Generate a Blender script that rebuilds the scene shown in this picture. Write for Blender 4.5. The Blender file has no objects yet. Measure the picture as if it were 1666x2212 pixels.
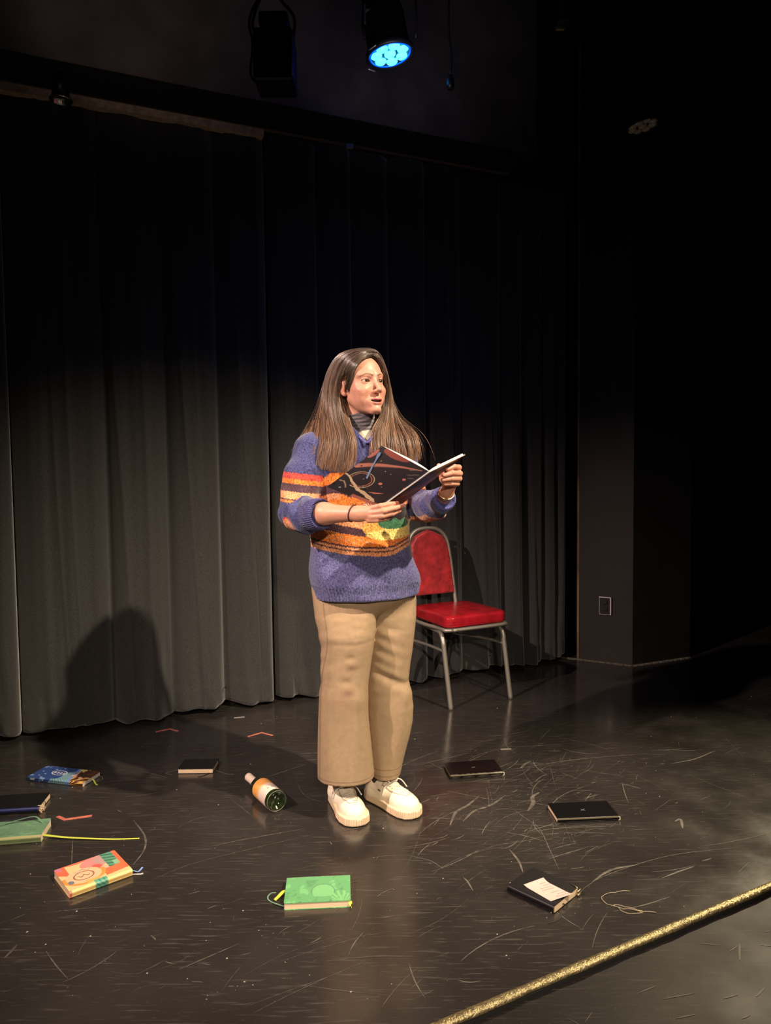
import bpy, bmesh, math, random
import numpy as np
from mathutils import Vector, Matrix

random.seed(7)
RNG = np.random.default_rng(11)
SC = bpy.context.scene
COL = SC.collection

# ------------------------------------------------------------------ camera
IMG_W, IMG_H, FPX = 1666, 2212, 1600.0
CAM = np.array([0.0, 0.0, 1.25])
PITCH = math.atan(91 / FPX)          # looks slightly down
ROLL = 0.012
Rv = np.array([math.cos(ROLL), 0, -math.sin(ROLL)])
Fv = np.array([0, math.cos(PITCH), -math.sin(PITCH)])
Uv = np.cross(Rv, Fv)
cd = bpy.data.cameras.new('camera'); cam = bpy.data.objects.new('camera', cd); COL.objects.link(cam)
cd.sensor_fit = 'VERTICAL'; cd.sensor_height = 24.0; cd.lens = 24.0 * FPX / IMG_H
cd.clip_start = 0.02; cd.clip_end = 60
cam.matrix_world = Matrix(((Rv[0], Uv[0], -Fv[0], CAM[0]), (Rv[1], Uv[1], -Fv[1], CAM[1]),
                           (Rv[2], Uv[2], -Fv[2], CAM[2]), (0, 0, 0, 1)))
SC.camera = cam

# ------------------------------------------------------------------ world, exposure
w = bpy.data.worlds.new('world'); SC.world = w; w.use_nodes = True
w.node_tree.nodes['Background'].inputs[0].default_value = (0.5, 0.55, 0.7, 1)
w.node_tree.nodes['Background'].inputs[1].default_value = 0.004
SC.view_settings.view_transform = 'Standard'; SC.view_settings.look = 'None'
SC.view_settings.gamma = 1; SC.view_settings.use_curve_mapping = False
SC.view_settings.exposure = 0.0

# ------------------------------------------------------------------ stage lights, added bounce fill
def spot(name, loc, target, power, color, angle, blend=0.5, radius=0.05):
    l = bpy.data.lights.new(name, 'SPOT'); l.energy = power; l.color = color
    l.spot_size = math.radians(angle); l.spot_blend = blend; l.shadow_soft_size = radius
    o = bpy.data.objects.new(name, l); COL.objects.link(o); o.location = loc
    d = Vector(target) - Vector(loc); o.rotation_euler = d.to_track_quat('-Z', 'Y').to_euler()
    return o
spot('stage_spot', (2.2, 1.02, 3.84), (-0.35, 2.85, 0.45), 1230, (1.0, 0.80, 0.58), 46, 1.0, 0.04)
spot('stage_spot', (-2.7, 0.45, 3.3), (-0.10, 2.60, 0.70), 900, (1.0, 0.73, 0.62), 46, 1.0, 0.04)
spot('house_spot', (0.35, -1.7, 2.35), (-0.15, 2.35, 0.25), 430, (1.0, 0.79, 0.60), 42, 1.0, 0.08)
spot('back_wash', (2.9, 4.75, 2.7), (1.35, 2.25, 0.0), 620, (1.0, 0.82, 0.52), 46, 1.0, 0.06)
spot('bounce_fill', (-1.0, 2.2, 2.6), (-1.0, 3.25, 3.45), 6.2, (1.0, 0.80, 0.70), 70, 1.0, 0.1)  # added pair imitating light bounced up onto the bulkhead, no real fixtures
spot('bounce_fill', (0.1, 2.7, 2.6), (0.1, 3.7, 3.45), 5.2, (0.85, 0.80, 0.95), 66, 1.0, 0.1)

# ------------------------------------------------------------------ pixel helpers (real 3-D points from measured sight lines)
def ray(px, py):
    d = Fv + Rv * ((px - IMG_W / 2) / FPX) + Uv * ((IMG_H / 2 - py) / FPX)
    return d
def P(px, py, Y):
    d = ray(px, py); return CAM + d * (Y / d[1])
def FL(px, py, z=0.0):
    d = ray(px, py); return CAM + d * ((z - CAM[2]) / d[2])

# ------------------------------------------------------------------ objects
def link(name, me, mats=None, parent=None):
    o = bpy.data.objects.new(name, me); COL.objects.link(o)
    if mats is not None:
        for m in (mats if isinstance(mats, (list, tuple)) else [mats]): me.materials.append(m)
    if parent is not None: o.parent = parent
    return o
def tag(o, label=None, cat=None, group=None, kind=None):
    if label: o['label'] = label
    if cat: o['category'] = cat
    if group: o['group'] = group
    if kind: o['kind'] = kind
    return o
def empty(name, loc, rotz=0.0):
    o = bpy.data.objects.new(name, None); COL.objects.link(o); o.location = Vector([float(v) for v in loc])
    o.rotation_euler = (0, 0, rotz); o.empty_display_size = 0.05
    return o
def mesh_np(name, V, Fc, mats=None, parent=None, world_parent=False, smooth=True, col=None):
    """V (n,3), Fc (m,3|4) arrays or lists; if world_parent, V is in world space and is moved into the parent's frame."""
    V = np.asarray(V, dtype=np.float64)
    if world_parent and parent is not None:
        M = Matrix.Translation(parent.location) @ parent.rotation_euler.to_matrix().to_4x4()
        if parent.parent is not None:
            pp = parent.parent
            M = Matrix.Translation(pp.location) @ pp.rotation_euler.to_matrix().to_4x4() @ M
        Mi = np.array(M.inverted()); V = V @ Mi[:3, :3].T + Mi[:3, 3]
    me = bpy.data.meshes.new(name)
    if isinstance(Fc, np.ndarray):
        n, k = Fc.shape
        me.vertices.add(len(V)); me.vertices.foreach_set('co', V.astype(np.float32).ravel())
        me.loops.add(n * k); me.loops.foreach_set('vertex_index', Fc.astype(np.int32).ravel())
        me.polygons.add(n)
        me.polygons.foreach_set('loop_start', np.arange(0, n * k, k, dtype=np.int32))
        try: me.polygons.foreach_set('loop_total', np.full(n, k, dtype=np.int32))
        except Exception: pass
        me.update(calc_edges=True); me.validate()
    else:
        me.from_pydata([tuple(v) for v in V], [], [tuple(f) for f in Fc]); me.update()
    me.polygons.foreach_set('use_smooth', [smooth] * len(me.polygons))
    if col is not None:
        a = me.color_attributes.new('Col', 'FLOAT_COLOR', 'POINT')
        c = np.ones((len(V), 4), dtype=np.float32); c[:, :3] = col
        a.data.foreach_set('color', c.ravel())
    return link(name, me, mats, parent)
def bm_obj(name, bm, mats, parent=None, smooth=False):
    me = bpy.data.meshes.new(name); bm.to_mesh(me); bm.free()
    for p in me.polygons: p.use_smooth = smooth
    return link(name, me, mats, parent)
def bm_box(bm, c, s, rot=None, bevel=0.0, seg=2):
    g = bmesh.ops.create_cube(bm, size=1.0)['verts']
    bmesh.ops.scale(bm, vec=Vector(s), verts=g)
    if bevel > 0:
        es = list({e for v in g for e in v.link_edges})
        r = bmesh.ops.bevel(bm, geom=es, offset=bevel, segments=seg, affect='EDGES', profile=0.5)
        g = list({v for f in r['faces'] for v in f.verts} | {v for v in g if v.is_valid})
    if rot is not None: bmesh.ops.rotate(bm, cent=(0, 0, 0), matrix=rot, verts=g)
    bmesh.ops.translate(bm, vec=Vector([float(v) for v in c]), verts=g)
    return g
def frames(pts):
    pts = np.asarray(pts, float); T = np.gradient(pts, axis=0)
    T /= np.linalg.norm(T, axis=1)[:, None] + 1e-12
    up = np.array([0, 0, 1.0]) if abs(T[0][2]) < 0.9 else np.array([1.0, 0, 0])
    N = np.cross(T[0], up); N /= np.linalg.norm(N); Ns = [N]
    for i in range(1, len(pts)):
        n = Ns[-1] - T[i] * np.dot(Ns[-1], T[i]); Ns.append(n / (np.linalg.norm(n) + 1e-12))
    Ns = np.array(Ns); B = np.cross(T, Ns)
    return T, Ns, B
def spline(pts, n=40):
    pts = np.asarray(pts, float)
    t = np.concatenate([[0], np.cumsum(np.linalg.norm(np.diff(pts, axis=0), axis=1))]); t /= t[-1]
    ext = np.vstack([2 * pts[0] - pts[1], pts, 2 * pts[-1] - pts[-2]])
    out = []
    for q in np.linspace(0, 1, n):
        i = min(max(np.searchsorted(t, q, side='right') - 1, 0), len(pts) - 2)
        f = (q - t[i]) / (t[i + 1] - t[i] + 1e-12)
        a, b, c, d = ext[i], ext[i + 1], ext[i + 2], ext[i + 3]
        out.append(0.5 * (2 * b + (c - a) * f + (2 * a - 5 * b + 4 * c - d) * f * f + (3 * b - a - 3 * c + d) * f ** 3))
    return np.array(out)
def tube(pts, r, seg=10, flat=1.0, cap=True):
    """returns V,F lists; r scalar or per-point; flat squashes along the second normal."""
    pts = np.asarray(pts, float); n = len(pts); r = np.broadcast_to(np.asarray(r, float), (n,))
    T, N, B = frames(pts); V = []; F = []
    for i in range(n):
        for k in range(seg):
            a = 2 * math.pi * k / seg
            V.append(pts[i] + r[i] * (math.cos(a) * N[i] + flat * math.sin(a) * B[i]))
    for i in range(n - 1):
        for k in range(seg):
            F.append((i * seg + k, i * seg + (k + 1) % seg, (i + 1) * seg + (k + 1) % seg, (i + 1) * seg + k))
    if cap:
        V.append(pts[0]); V.append(pts[-1]); a, b = len(V) - 2, len(V) - 1
        for k in range(seg):
            F.append((a, (k + 1) % seg, k)); F.append((b, (n - 1) * seg + k, (n - 1) * seg + (k + 1) % seg))
    return V, F
def joinVF(parts):
    V = []; F = []
    for v, f in parts:
        o = len(V); V += list(v); F += [tuple(i + o for i in q) for q in f]
    return V, F
def lathe(prof, seg=48):
    """prof: list of (r, x) along the +x axis."""
    V = []; F = []; n = len(prof)
    for (r, x) in prof:
        for k in range(seg):
            a = 2 * math.pi * k / seg; V.append((x, r * math.cos(a), r * math.sin(a)))
    for i in range(n - 1):
        for k in range(seg):
            F.append((i * seg + k, i * seg + (k + 1) % seg, (i + 1) * seg + (k + 1) % seg, (i + 1) * seg + k))
    return V, F

# ------------------------------------------------------------------ materials
def mat(name, color=(0.5, 0.5, 0.5), rough=0.5, metal=0.0, spec=0.5, attr=False, noise=None, bump=None,
        emis=None, sheen=0.0, sss=0.0, coat=0.0, extra_bump=None, trans=0.0):
    m = bpy.data.materials.new(name); m.use_nodes = True; nt = m.node_tree; N = nt.nodes; L = nt.links
    b = N['Principled BSDF']
    b.inputs['Base Color'].default_value = (*color, 1); b.inputs['Roughness'].default_value = rough
    b.inputs['Metallic'].default_value = metal; b.inputs['Specular IOR Level'].default_value = spec
    b.inputs['Sheen Weight'].default_value = sheen; b.inputs['Coat Weight'].default_value = coat
    b.inputs['Transmission Weight'].default_value = trans
    if sss: 
        b.inputs['Subsurface Weight'].default_value = sss
        b.inputs['Subsurface Radius'].default_value = (0.012, 0.004, 0.002); b.inputs['Subsurface Scale'].default_value = 0.6
    if emis: 
        b.inputs['Emission Color'].default_value = (*emis[0], 1); b.inputs['Emission Strength'].default_value = emis[1]
    tc = N.new('ShaderNodeTexCoord'); src = None
    if attr:
        a = N.new('ShaderNodeAttribute'); a.attribute_name = 'Col'; src = a.outputs['Color']
    if noise:        # (scale, amount, stretch xyz)
        mp = N.new('ShaderNodeMapping'); L.new(tc.outputs['Object'], mp.inputs[0])
        mp.inputs['Scale'].default_value = noise[2] if len(noise) > 2 else (1, 1, 1)
        nz = N.new('ShaderNodeTexNoise'); nz.inputs['Scale'].default_value = noise[0]; nz.inputs['Detail'].default_value = 4
        L.new(mp.outputs[0], nz.inputs['Vector'])
        mr = N.new('ShaderNodeMapRange'); mr.inputs[1].default_value = 0.3; mr.inputs[2].default_value = 0.7
        mr.inputs[3].default_value = 1 - noise[1]; mr.inputs[4].default_value = 1 + noise[1]
        L.new(nz.outputs[0], mr.inputs[0])
        mx = N.new('ShaderNodeMix'); mx.data_type = 'RGBA'; mx.blend_type = 'MULTIPLY'; mx.inputs[0].default_value = 1
        if src: L.new(src, mx.inputs[6])
        else: mx.inputs[6].default_value = (*color, 1)
        L.new(mr.outputs[0], mx.inputs[7]); src = mx.outputs[2]
    if src: L.new(src, b.inputs['Base Color'])
    if bump:         # (scale, strength, distance, stretch)
        mp = N.new('ShaderNodeMapping'); L.new(tc.outputs['Object'], mp.inputs[0])
        mp.inputs['Scale'].default_value = bump[3] if len(bump) > 3 else (1, 1, 1)
        nz = N.new('ShaderNodeTexNoise'); nz.inputs['Scale'].default_value = bump[0]; nz.inputs['Detail'].default_value = 3
        L.new(mp.outputs[0], nz.inputs['Vector'])
        bp = N.new('ShaderNodeBump'); bp.inputs['Strength'].default_value = bump[1]; bp.inputs['Distance'].default_value = bump[2]
        L.new(nz.outputs[0], bp.inputs['Height']); L.new(bp.outputs[0], b.inputs['Normal'])
    return m

# ------------------------------------------------------------------ implicit surfaces -> quad mesh (surface nets)
def smin(a, b, k):
    h = np.clip(0.5 + 0.5 * (b - a) / k, 0, 1); return b + (a - b) * h - k * h * (1 - h)
def smax(a, b, k): return -smin(-a, -b, k)
def sph(p, c, r): return np.linalg.norm(p - np.asarray(c, np.float32), axis=1) - r
def ell(p, c, r, R=None):
    q = p - np.asarray(c, np.float32)
    if R is not None: q = q @ np.asarray(R, np.float32)      # columns of R are the ellipsoid's axes
    r = np.asarray(r, np.float32); k0 = np.linalg.norm(q / r, axis=1); k1 = np.linalg.norm(q / (r * r), axis=1)
    return k0 * (k0 - 1) / np.maximum(k1, 1e-6)
def cone(p, a, b, ra, rb, sq=None):
    a = np.asarray(a, np.float32); b = np.asarray(b, np.float32); ab = b - a
    t = np.clip(((p - a) @ ab) / (ab @ ab), 0, 1)
    return np.linalg.norm(p - a - t[:, None] * ab, axis=1) - (ra + (rb - ra) * t)
def chain(p, pts, rs, k=0.004):
    d = None
    for i in range(len(pts) - 1):
        c = cone(p, pts[i], pts[i + 1], rs[i], rs[i + 1]); d = c if d is None else smin(d, c, k)
    return d
def sdf_mesh(fn, lo, hi, h, slack=1.7):
    lo = np.asarray(lo, float); hi = np.asarray(hi, float); B = 8
    nb = np.maximum(np.ceil((hi - lo) / (h * B)).astype(int), 1); n = nb * B + 1
    cx = [lo[i] + (np.arange(nb[i]) + 0.5) * h * B for i in range(3)]
    C = np.stack(np.meshgrid(*cx, indexing='ij'), -1).reshape(-1, 3).astype(np.float32)
    d = fn(C); act = np.abs(d) < h * B * 0.8661 * slack
    F = np.ones(n, np.float32)
    sg = np.where(d.reshape(nb) < 0, -1.0, 1.0).astype(np.float32)
    F[:-1, :-1, :-1] = np.repeat(np.repeat(np.repeat(sg, B, 0), B, 1), B, 2)
    g = np.arange(B + 1); gi = np.stack(np.meshgrid(g, g, g, indexing='ij'), -1).reshape(-1, 3)
    ab = np.stack(np.unravel_index(np.nonzero(act)[0], nb), -1) * B
    for s in range(0, len(ab), 700):
        idx = (ab[s:s + 700, None, :] + gi[None]).reshape(-1, 3)
        F[idx[:, 0], idx[:, 1], idx[:, 2]] = fn((lo + idx * h).astype(np.float32))
    S = F < 0
    c = [S[i:n[0] - 1 + i, j:n[1] - 1 + j, k:n[2] - 1 + k] for i in (0, 1) for j in (0, 1) for k in (0, 1)]
    al = c[0].copy(); an = c[0].copy()
    for q in c[1:]: al &= q; an |= q
    cells = np.argwhere(an & ~al); cid = np.full(tuple(n - 1), -1, np.int32)
    cid[cells[:, 0], cells[:, 1], cells[:, 2]] = np.arange(len(cells))
    acc = np.zeros((len(cells), 3)); cnt = np.zeros(len(cells))
    corners = [(i, j, k) for i in (0, 1) for j in (0, 1) for k in (0, 1)]
    val = {q: F[cells[:, 0] + q[0], cells[:, 1] + q[1], cells[:, 2] + q[2]] for q in corners}
    for q in corners:
        for ax in range(3):
            if q[ax] == 0:
                r = list(q); r[ax] = 1; r = tuple(r); fa, fb = val[q], val[r]; m = (fa < 0) != (fb < 0)
                t = fa[m] / (fa[m] - fb[m]); pt = np.tile(np.array(q, float), (m.sum(), 1)); pt[:, ax] = t
                acc[m] += pt; cnt[m] += 1
    V = lo + (cells + acc / cnt[:, None]) * h
    Q = []
    for ax in range(3):
        s0 = [slice(None)] * 3; s1 = [slice(None)] * 3; s0[ax] = slice(0, n[ax] - 1); s1[ax] = slice(1, n[ax])
        a = S[tuple(s0)]; b = S[tuple(s1)]; e = np.argwhere(a != b); u, v = (ax + 1) % 3, (ax + 2) % 3
        ok = (e[:, u] > 0) & (e[:, v] > 0) & (e[:, u] < n[u] - 1) & (e[:, v] < n[v] - 1); e = e[ok]
        ins = a[e[:, 0], e[:, 1], e[:, 2]]
        def cc(du, dv):
            w_ = e.copy(); w_[:, u] += du; w_[:, v] += dv; return cid[w_[:, 0], w_[:, 1], w_[:, 2]]
        q = np.stack([cc(-1, -1), cc(0, -1), cc(0, 0), cc(-1, 0)], 1)
        q[~ins] = q[~ins][:, ::-1]; Q.append(q)
    Q = np.vstack(Q); Q = Q[(Q >= 0).all(1)]
    return V, Q
def merge_meshes(ms):
    V = []; Q = []; o = 0
    for v, q in ms: V.append(v); Q.append(q + o); o += len(v)
    return np.vstack(V), np.vstack(Q)

# ================================================================== THE SETTING
def floor_mat(name, base, rough, spec=0.85):
    m = bpy.data.materials.new(name); m.use_nodes = True; nt = m.node_tree; N = nt.nodes; L = nt.links
    b = N['Principled BSDF']; b.inputs['Specular IOR Level'].default_value = spec
    tc = N.new('ShaderNodeTexCoord')
    def noise(sc, st, rot, det=5, rg=(0.4, 0.6)):
        mp = N.new('ShaderNodeMapping'); mp.inputs['Scale'].default_value = st; mp.inputs['Rotation'].default_value = (0, 0, rot)
        L.new(tc.outputs['Object'], mp.inputs[0]); nz = N.new('ShaderNodeTexNoise'); nz.inputs['Scale'].default_value = sc
        nz.inputs['Detail'].default_value = det; L.new(mp.outputs[0], nz.inputs[0])
        mr = N.new('ShaderNodeMapRange'); mr.inputs[1].default_value = rg[0]; mr.inputs[2].default_value = rg[1]
        L.new(nz.outputs[0], mr.inputs[0]); return mr.outputs[0]
    def mixc(fac, a, c):
        x = N.new('ShaderNodeMix'); x.data_type = 'RGBA'; L.new(fac, x.inputs[0])
        if isinstance(a, tuple): x.inputs[6].default_value = (*a, 1)
        else: L.new(a, x.inputs[6])
        x.inputs[7].default_value = (*c, 1); return x.outputs[2]
    big = noise(2.2, (1, 1, 1), 0, 4, (0.35, 0.7))
    c0 = mixc(big, base, tuple(v * 1.7 for v in base))
    s1 = noise(9, (1, 14, 1), 0.5, 3, (0.58, 0.72)); c1 = mixc(s1, c0, tuple(v * 3.2 for v in base))
    s2 = noise(17, (1, 9, 1), -0.15, 3, (0.62, 0.76)); c2 = mixc(s2, c1, tuple(v * 2.8 for v in base))
    sp = noise(260, (1, 1, 1), 0, 1, (0.76, 0.80)); c3 = mixc(sp, c2, (0.16, 0.14, 0.11))
    L.new(c3, b.inputs['Base Color'])
    rr = noise(5, (1, 1, 1), 0, 5, (0.3, 0.7)); mr = N.new('ShaderNodeMapRange')
    mr.inputs[3].default_value = rough - 0.03; mr.inputs[4].default_value = rough + 0.10; L.new(rr, mr.inputs[0])
    L.new(mr.outputs[0], b.inputs['Roughness'])
    nz = N.new('ShaderNodeTexNoise'); nz.inputs['Scale'].default_value = 28; nz.inputs['Detail'].default_value = 6
    L.new(tc.outputs['Object'], nz.inputs[0]); bp = N.new('ShaderNodeBump'); bp.inputs['Strength'].default_value = 0.12
    bp.inputs['Distance'].default_value = 0.002; L.new(nz.outputs[0], bp.inputs['Height']); L.new(bp.outputs[0], b.inputs['Normal'])
    return m
M_floor = floor_mat('stage_black', (0.023, 0.0205, 0.019), 0.16)
M_aud = floor_mat('audience_black', (0.010, 0.008, 0.0078), 0.5, 0.22)
M_trim = mat('worn_brass_edging', (0.36, 0.30, 0.16), 0.38, 0.75, noise=(90, 0.45, (1, 1, 1)), bump=(160, 0.8, 0.004))
M_black = mat('matt_black', (0.012, 0.012, 0.013), 0.75)
M_blackwall = mat('black_wall_paint', (0.014, 0.012, 0.010), 0.7, noise=(3, 0.3), bump=(60, 0.2, 0.002))
M_plaster = mat('dim_plaster', (0.12, 0.098, 0.095), 0.85, noise=(6, 0.25), bump=(180, 0.5, 0.003))
M_batten = mat('bare_batten', (0.50, 0.38, 0.26), 0.8, noise=(40, 0.3, (1, 1, 1)))
M_dust = mat('dusty_grey', (0.11, 0.10, 0.075), 0.9, noise=(60, 0.5))

E1, E2 = FL(980, 2212), FL(1666, 1920)
ed = (E2 - E1) / np.linalg.norm(E2 - E1); en = np.array([ed[1], -ed[0], 0])      # en points to the audience
def prism(pts, z0, z1):
    n = len(pts); V = [(p[0], p[1], z0) for p in pts] + [(p[0], p[1], z1) for p in pts]
    F = [tuple(range(n))[::-1], tuple(range(n, 2 * n))] + [(i, (i + 1) % n, n + (i + 1) % n, n + i) for i in range(n)]
    return V, F
sa = E1 - ed * 4.5; sb = E2 + ed * 3.2
V, F = prism([sa, sb, sb - en * 0 + np.array([0.6, 4.2, 0]), (-3.6, 7.0, 0), (-3.9, 1.0, 0)], -0.09, 0.0)
fl = tag(mesh_np('floor', V, F, M_floor, smooth=False), kind='structure')
V, F = prism([sa + en * 0.001 - ed * .3, sb + en * .001 + ed * .5, sb + en * 3.5, sa + en * 3.5], -0.11, -0.016)
tag(mesh_np('floor', V, F, M_aud, smooth=False), kind='structure')
V, F = prism([sa + en * .0004, sb + en * .0004, sb + en * .003, sa + en * .003], -0.0162, -0.005)
tag(mesh_np('trim_6', V, F, M_black, smooth=False), kind='structure')
# stage nosing: half-round metal lip
prof = [(-0.024, 0.000), (-0.022, 0.004), (-0.013, 0.0065), (-0.004, 0.006), (0.001, 0.003), (0.003, -0.002), (0.001, -0.006), (0.0, -0.004), (-0.004, 0.0)]
V = []; F = []; ns = 260
for i in range(ns):
    c = sa + (sb - sa) * i / (ns - 1); j = 0.0011 * math.sin(i * 0.71) + 0.0009 * math.sin(i * 1.93 + 1)
    for (a, z) in prof: V.append((c + en * (a + (j if a > 0 else 0)) + np.array([0, 0, z + (0.3 * j if z > 0.001 else 0) + 0.0003])))
k = len(prof)
for i in range(ns - 1):
    for q in range(k): F.append((i * k + q, (i + 1) * k + q, (i + 1) * k + (q + 1) % k, i * k + (q + 1) % k))
F.append(tuple(range(k))); F.append(tuple(range((ns - 1) * k, ns * k))[::-1])
tag(mesh_np('trim_1', V, F, M_trim), kind='structure')

# curtain line
C0, C1 = FL(0, 1598), FL(1170, 1430); cdv = (C1 - C0) / np.linalg.norm(C1 - C0); cn = np.array([cdv[1], -cdv[0], 0])   # toward the audience
def on_line(px, py=1500, base=C0, dv=cdv):
    d = ray(px, py); A = np.array([[d[0], -dv[0]], [d[1], -dv[1]]]); b = np.array([base[0] - CAM[0], base[1] - CAM[1]])
    return np.linalg.solve(A, b)[1]
WH = 4.0
b0 = C0 - cn * 0.42 - cdv * 1.6; b1 = C0 - cn * 0.42 + cdv * 6.2
V, F = prism([b0, b1, b1 - cn * 0.1, b0 - cn * 0.1], 0.0, WH); tag(mesh_np('wall_back', V, F, M_blackwall, smooth=False), kind='structure')
V, F = prism([b1, b1 + cn * 3.0 + cdv * .3, b1 + cn * 3.0 + cdv * .4, b1 + cdv * .1], 0.0, WH); tag(mesh_np('wall_right', V, F, M_blackwall, smooth=False), kind='structure')
V, F = prism([(-3.8, -0.2, 0), (6.5, -0.2, 0), (6.5, 8, 0), (-3.8, 8, 0)], WH, WH + 0.08); tag(mesh_np('ceiling', V, F, M_black, smooth=False), kind='structure')
# right hand pier
pa, pb, pc = FL(1247, 1424), FL(1366, 1438), FL(1490, 1420)
pd = pa + (pc - pb)
V, F = prism([pa, pb, pc, pd], 0.0, WH)
V2, F2 = [], []
pier = tag(mesh_np('wall_pier', V, F, mat('pier_black', (0.010, 0.008, 0.0055), 0.62, noise=(4, 0.25), bump=(70, 0.3, 0.002)), smooth=False), kind='structure')
def strip(a, b, z0, z1, th, m, name, n=26, wob=0.0):
    a = np.array(a, float); b = np.array(b, float); d = (b - a) / np.linalg.norm(b - a); nn = np.array([d[1], -d[0], 0]); V = []; F = []
    for i in range(n):
        c = a + (b - a) * i / (n - 1); t = th * (1 + wob * math.sin(i * 2.3) * math.cos(i * 0.9))
        for (u, z) in ((0, z0), (t, z0), (t * .5, z1), (0, z1)): V.append(c + nn * u + np.array([0, 0, z]))
    for i in range(n - 1):
        for q in range(4): F.append((i * 4 + q, i * 4 + (q + 1) % 4, (i + 1) * 4 + (q + 1) % 4, (i + 1) * 4 + q))
    F += [(0, 1, 2, 3), tuple(range(4 * n - 4, 4 * n))[::-1]]
    return tag(mesh_np(name, V, F, m, smooth=False), kind='structure')
strip(pa - (pb - pa) * .28, pb, 0.0, 0.006, 0.022, M_dust, 'trim_2', 40, 0.5)
strip(pb, pc, 0.0, 0.006, 0.018, M_dust, 'trim_3', 40, 0.5)
# strip coloured pale to imitate the lit line on the pier's far left corner
q0 = pa + (pa - pb) / np.linalg.norm(pa - pb) * 0.004
V, F = prism([q0, q0 + (pb - pa) * .03, q0 + (pb - pa) * .03 + cn * .006, q0 + cn * .006], 0.0, WH)
tag(mesh_np('trim_4', V, F, mat('lit_edge_paint', (0.13, 0.09, 0.05), 0.7, noise=(12, 0.7, (1, 1, 0.3))), smooth=False), kind='structure')

# bulkhead over the curtain
BH = 3.0
sL = -1.4; sR = on_line(1160, 310, C0 + cn * 0.36, cdv)
f0 = C0 + cn * 0.36 + cdv * sL; f1 = C0 + cn * 0.36 + cdv * sR
V, F = prism([f0, f1, f1 - cn * .30, f0 - cn * .30], BH, WH - .002); tag(mesh_np('wall_bulkhead', V, F, M_plaster, smooth=False), kind='structure')
V, F = prism([f0 + cn * .001, f1 + cn * .001 + cdv * .001, f1 - cn * .26 + cdv * .001, f0 - cn * .26], BH - .004, BH - .0005); tag(mesh_np('ceiling_soffit', V, F, mat('soffit_shade', (.004, .004, .004), .9), smooth=False), kind='structure')  # near-black sheet added under the bulkhead, its colour stands for shade
g0 = C0 + cn * 0.03 + cdv * sL; g1 = C0 + cn * 0.03 + cdv * on_line(560, 270)
V, F = prism([g0 + cn * .05, g1 + cn * .05, g1, g0], BH - 0.035, BH); tag(mesh_np('trim_5', V, F, M_batten, smooth=False), kind='structure')
V, F = prism([f0 - cn * .30, f1 + cdv * .5 - cn * .30, f1 + cdv * .5 - cn * .7, f0 - cn * .7], BH + .002, BH + .06); tag(mesh_np('ceiling_soffit', V, F, M_black, smooth=False), kind='structure')

# ------------------------------------------------------------------ curtain panels
M_curt = mat('black_velour', (0.043, 0.0425, 0.041), 0.92, spec=0.15, sheen=0.35, noise=(230, 0.35), bump=(320, 0.35, 0.003))
def curtain(px0, px1, valleys, seed, label, top=3.0, ridges=()):
    rr = random.Random(seed)
    s_at = lambda x: on_line(x)
    vs = [s_at(px0)] + [s_at(v) for v in valleys] + [s_at(px1)]
    amp = [rr.uniform(0.050, 0.085) for _ in vs]; skew = [rr.uniform(0.8, 1.35) for _ in vs]; pw = [rr.uniform(2.6, 5.5) for _ in vs]; rg_ = [(s_at(a), b, c) for a, b, c in ridges]
    ph = [rr.uniform(0, 6.28) for _ in vs]
    n = int((vs[-1] - vs[0]) / 0.0055); nz = 64; S = np.linspace(vs[0], vs[-1], n)
    zb = 0.022
    V = []
    zs = np.concatenate([np.linspace(zb, 0.20, 12), np.linspace(0.24, top, nz - 12)])
    for z in zs:
        k = z / top; row = []
        for s in S:
            i = min(max(int(np.searchsorted(vs, s, side='right')) - 1, 0), len(vs) - 2)
            t = (s - vs[i]) / (vs[i + 1] - vs[i]); t2 = t ** skew[i]
            A = amp[i] * min(1.0, (vs[i + 1] - vs[i]) / 0.16)
            d = A * (1 - abs(2 * t2 - 1) ** pw[i])
            e = math.sin(t * math.pi)
            d += 0.006 * math.sin(s * 47 + ph[i] + 0.7 * z) * e + 0.0025 * math.sin(s * 113 + 2 * ph[i] - .6 * z) * e
            d *= (1.0 - 0.30 * k)
            for (s_r, sl, hh) in rg_: d += hh * math.exp(-(((s - s_r + sl * z) / 0.0075) ** 2)) + hh * .7 * math.exp(-(((s - s_r + sl * z) / 0.035) ** 2))
            if z < 0.45: d += (0.45 - z) * 0.05 * math.sin(s * 38 + ph[i]) * e + 0.012 * math.sin(s * 90 + z * 14 + ph[i]) * (0.45 - z) * e
            if z < 0.15: d += 0.0035
            sw = 0.012 * math.sin(z * 1.3 + ph[i]) * e
            q = C0 + cdv * (s + sw) + cn * (d - 0.01)
            row.append((q[0], q[1], z + (0.012 * math.sin(s * 9 + seed) + 0.006 * math.sin(s * 31) if z < 0.1 else 0)))
        V += row
    m = len(S); R = len(zs)
    idx = np.arange(m * R).reshape(R, m)
    Fq = np.stack([idx[:-1, :-1], idx[:-1, 1:], idx[1:, 1:], idx[1:, :-1]], -1).reshape(-1, 4)
    V = np.array(V); o = V[:m].mean(0); o[2] = 0
    e = empty('stage_curtain', o); tag(e, label, 'curtain')
    c = mesh_np('drape', V, Fq, M_curt, e, world_parent=True)
    sd = c.modifiers.new('thick', 'SOLIDIFY'); sd.thickness = 0.004; sd.offset = -1
    # hem stitching line across the lower edge
    V2 = []; F2 = []; zi = [int(np.argmin(abs(zs - 0.148))), int(np.argmin(abs(zs - 0.155))) + 1]
    return e
curtain(-190, 44, [-150, -105, -60, -15], 3, 'black velour stage curtain strip at the far left, cut by the picture edge')
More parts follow.
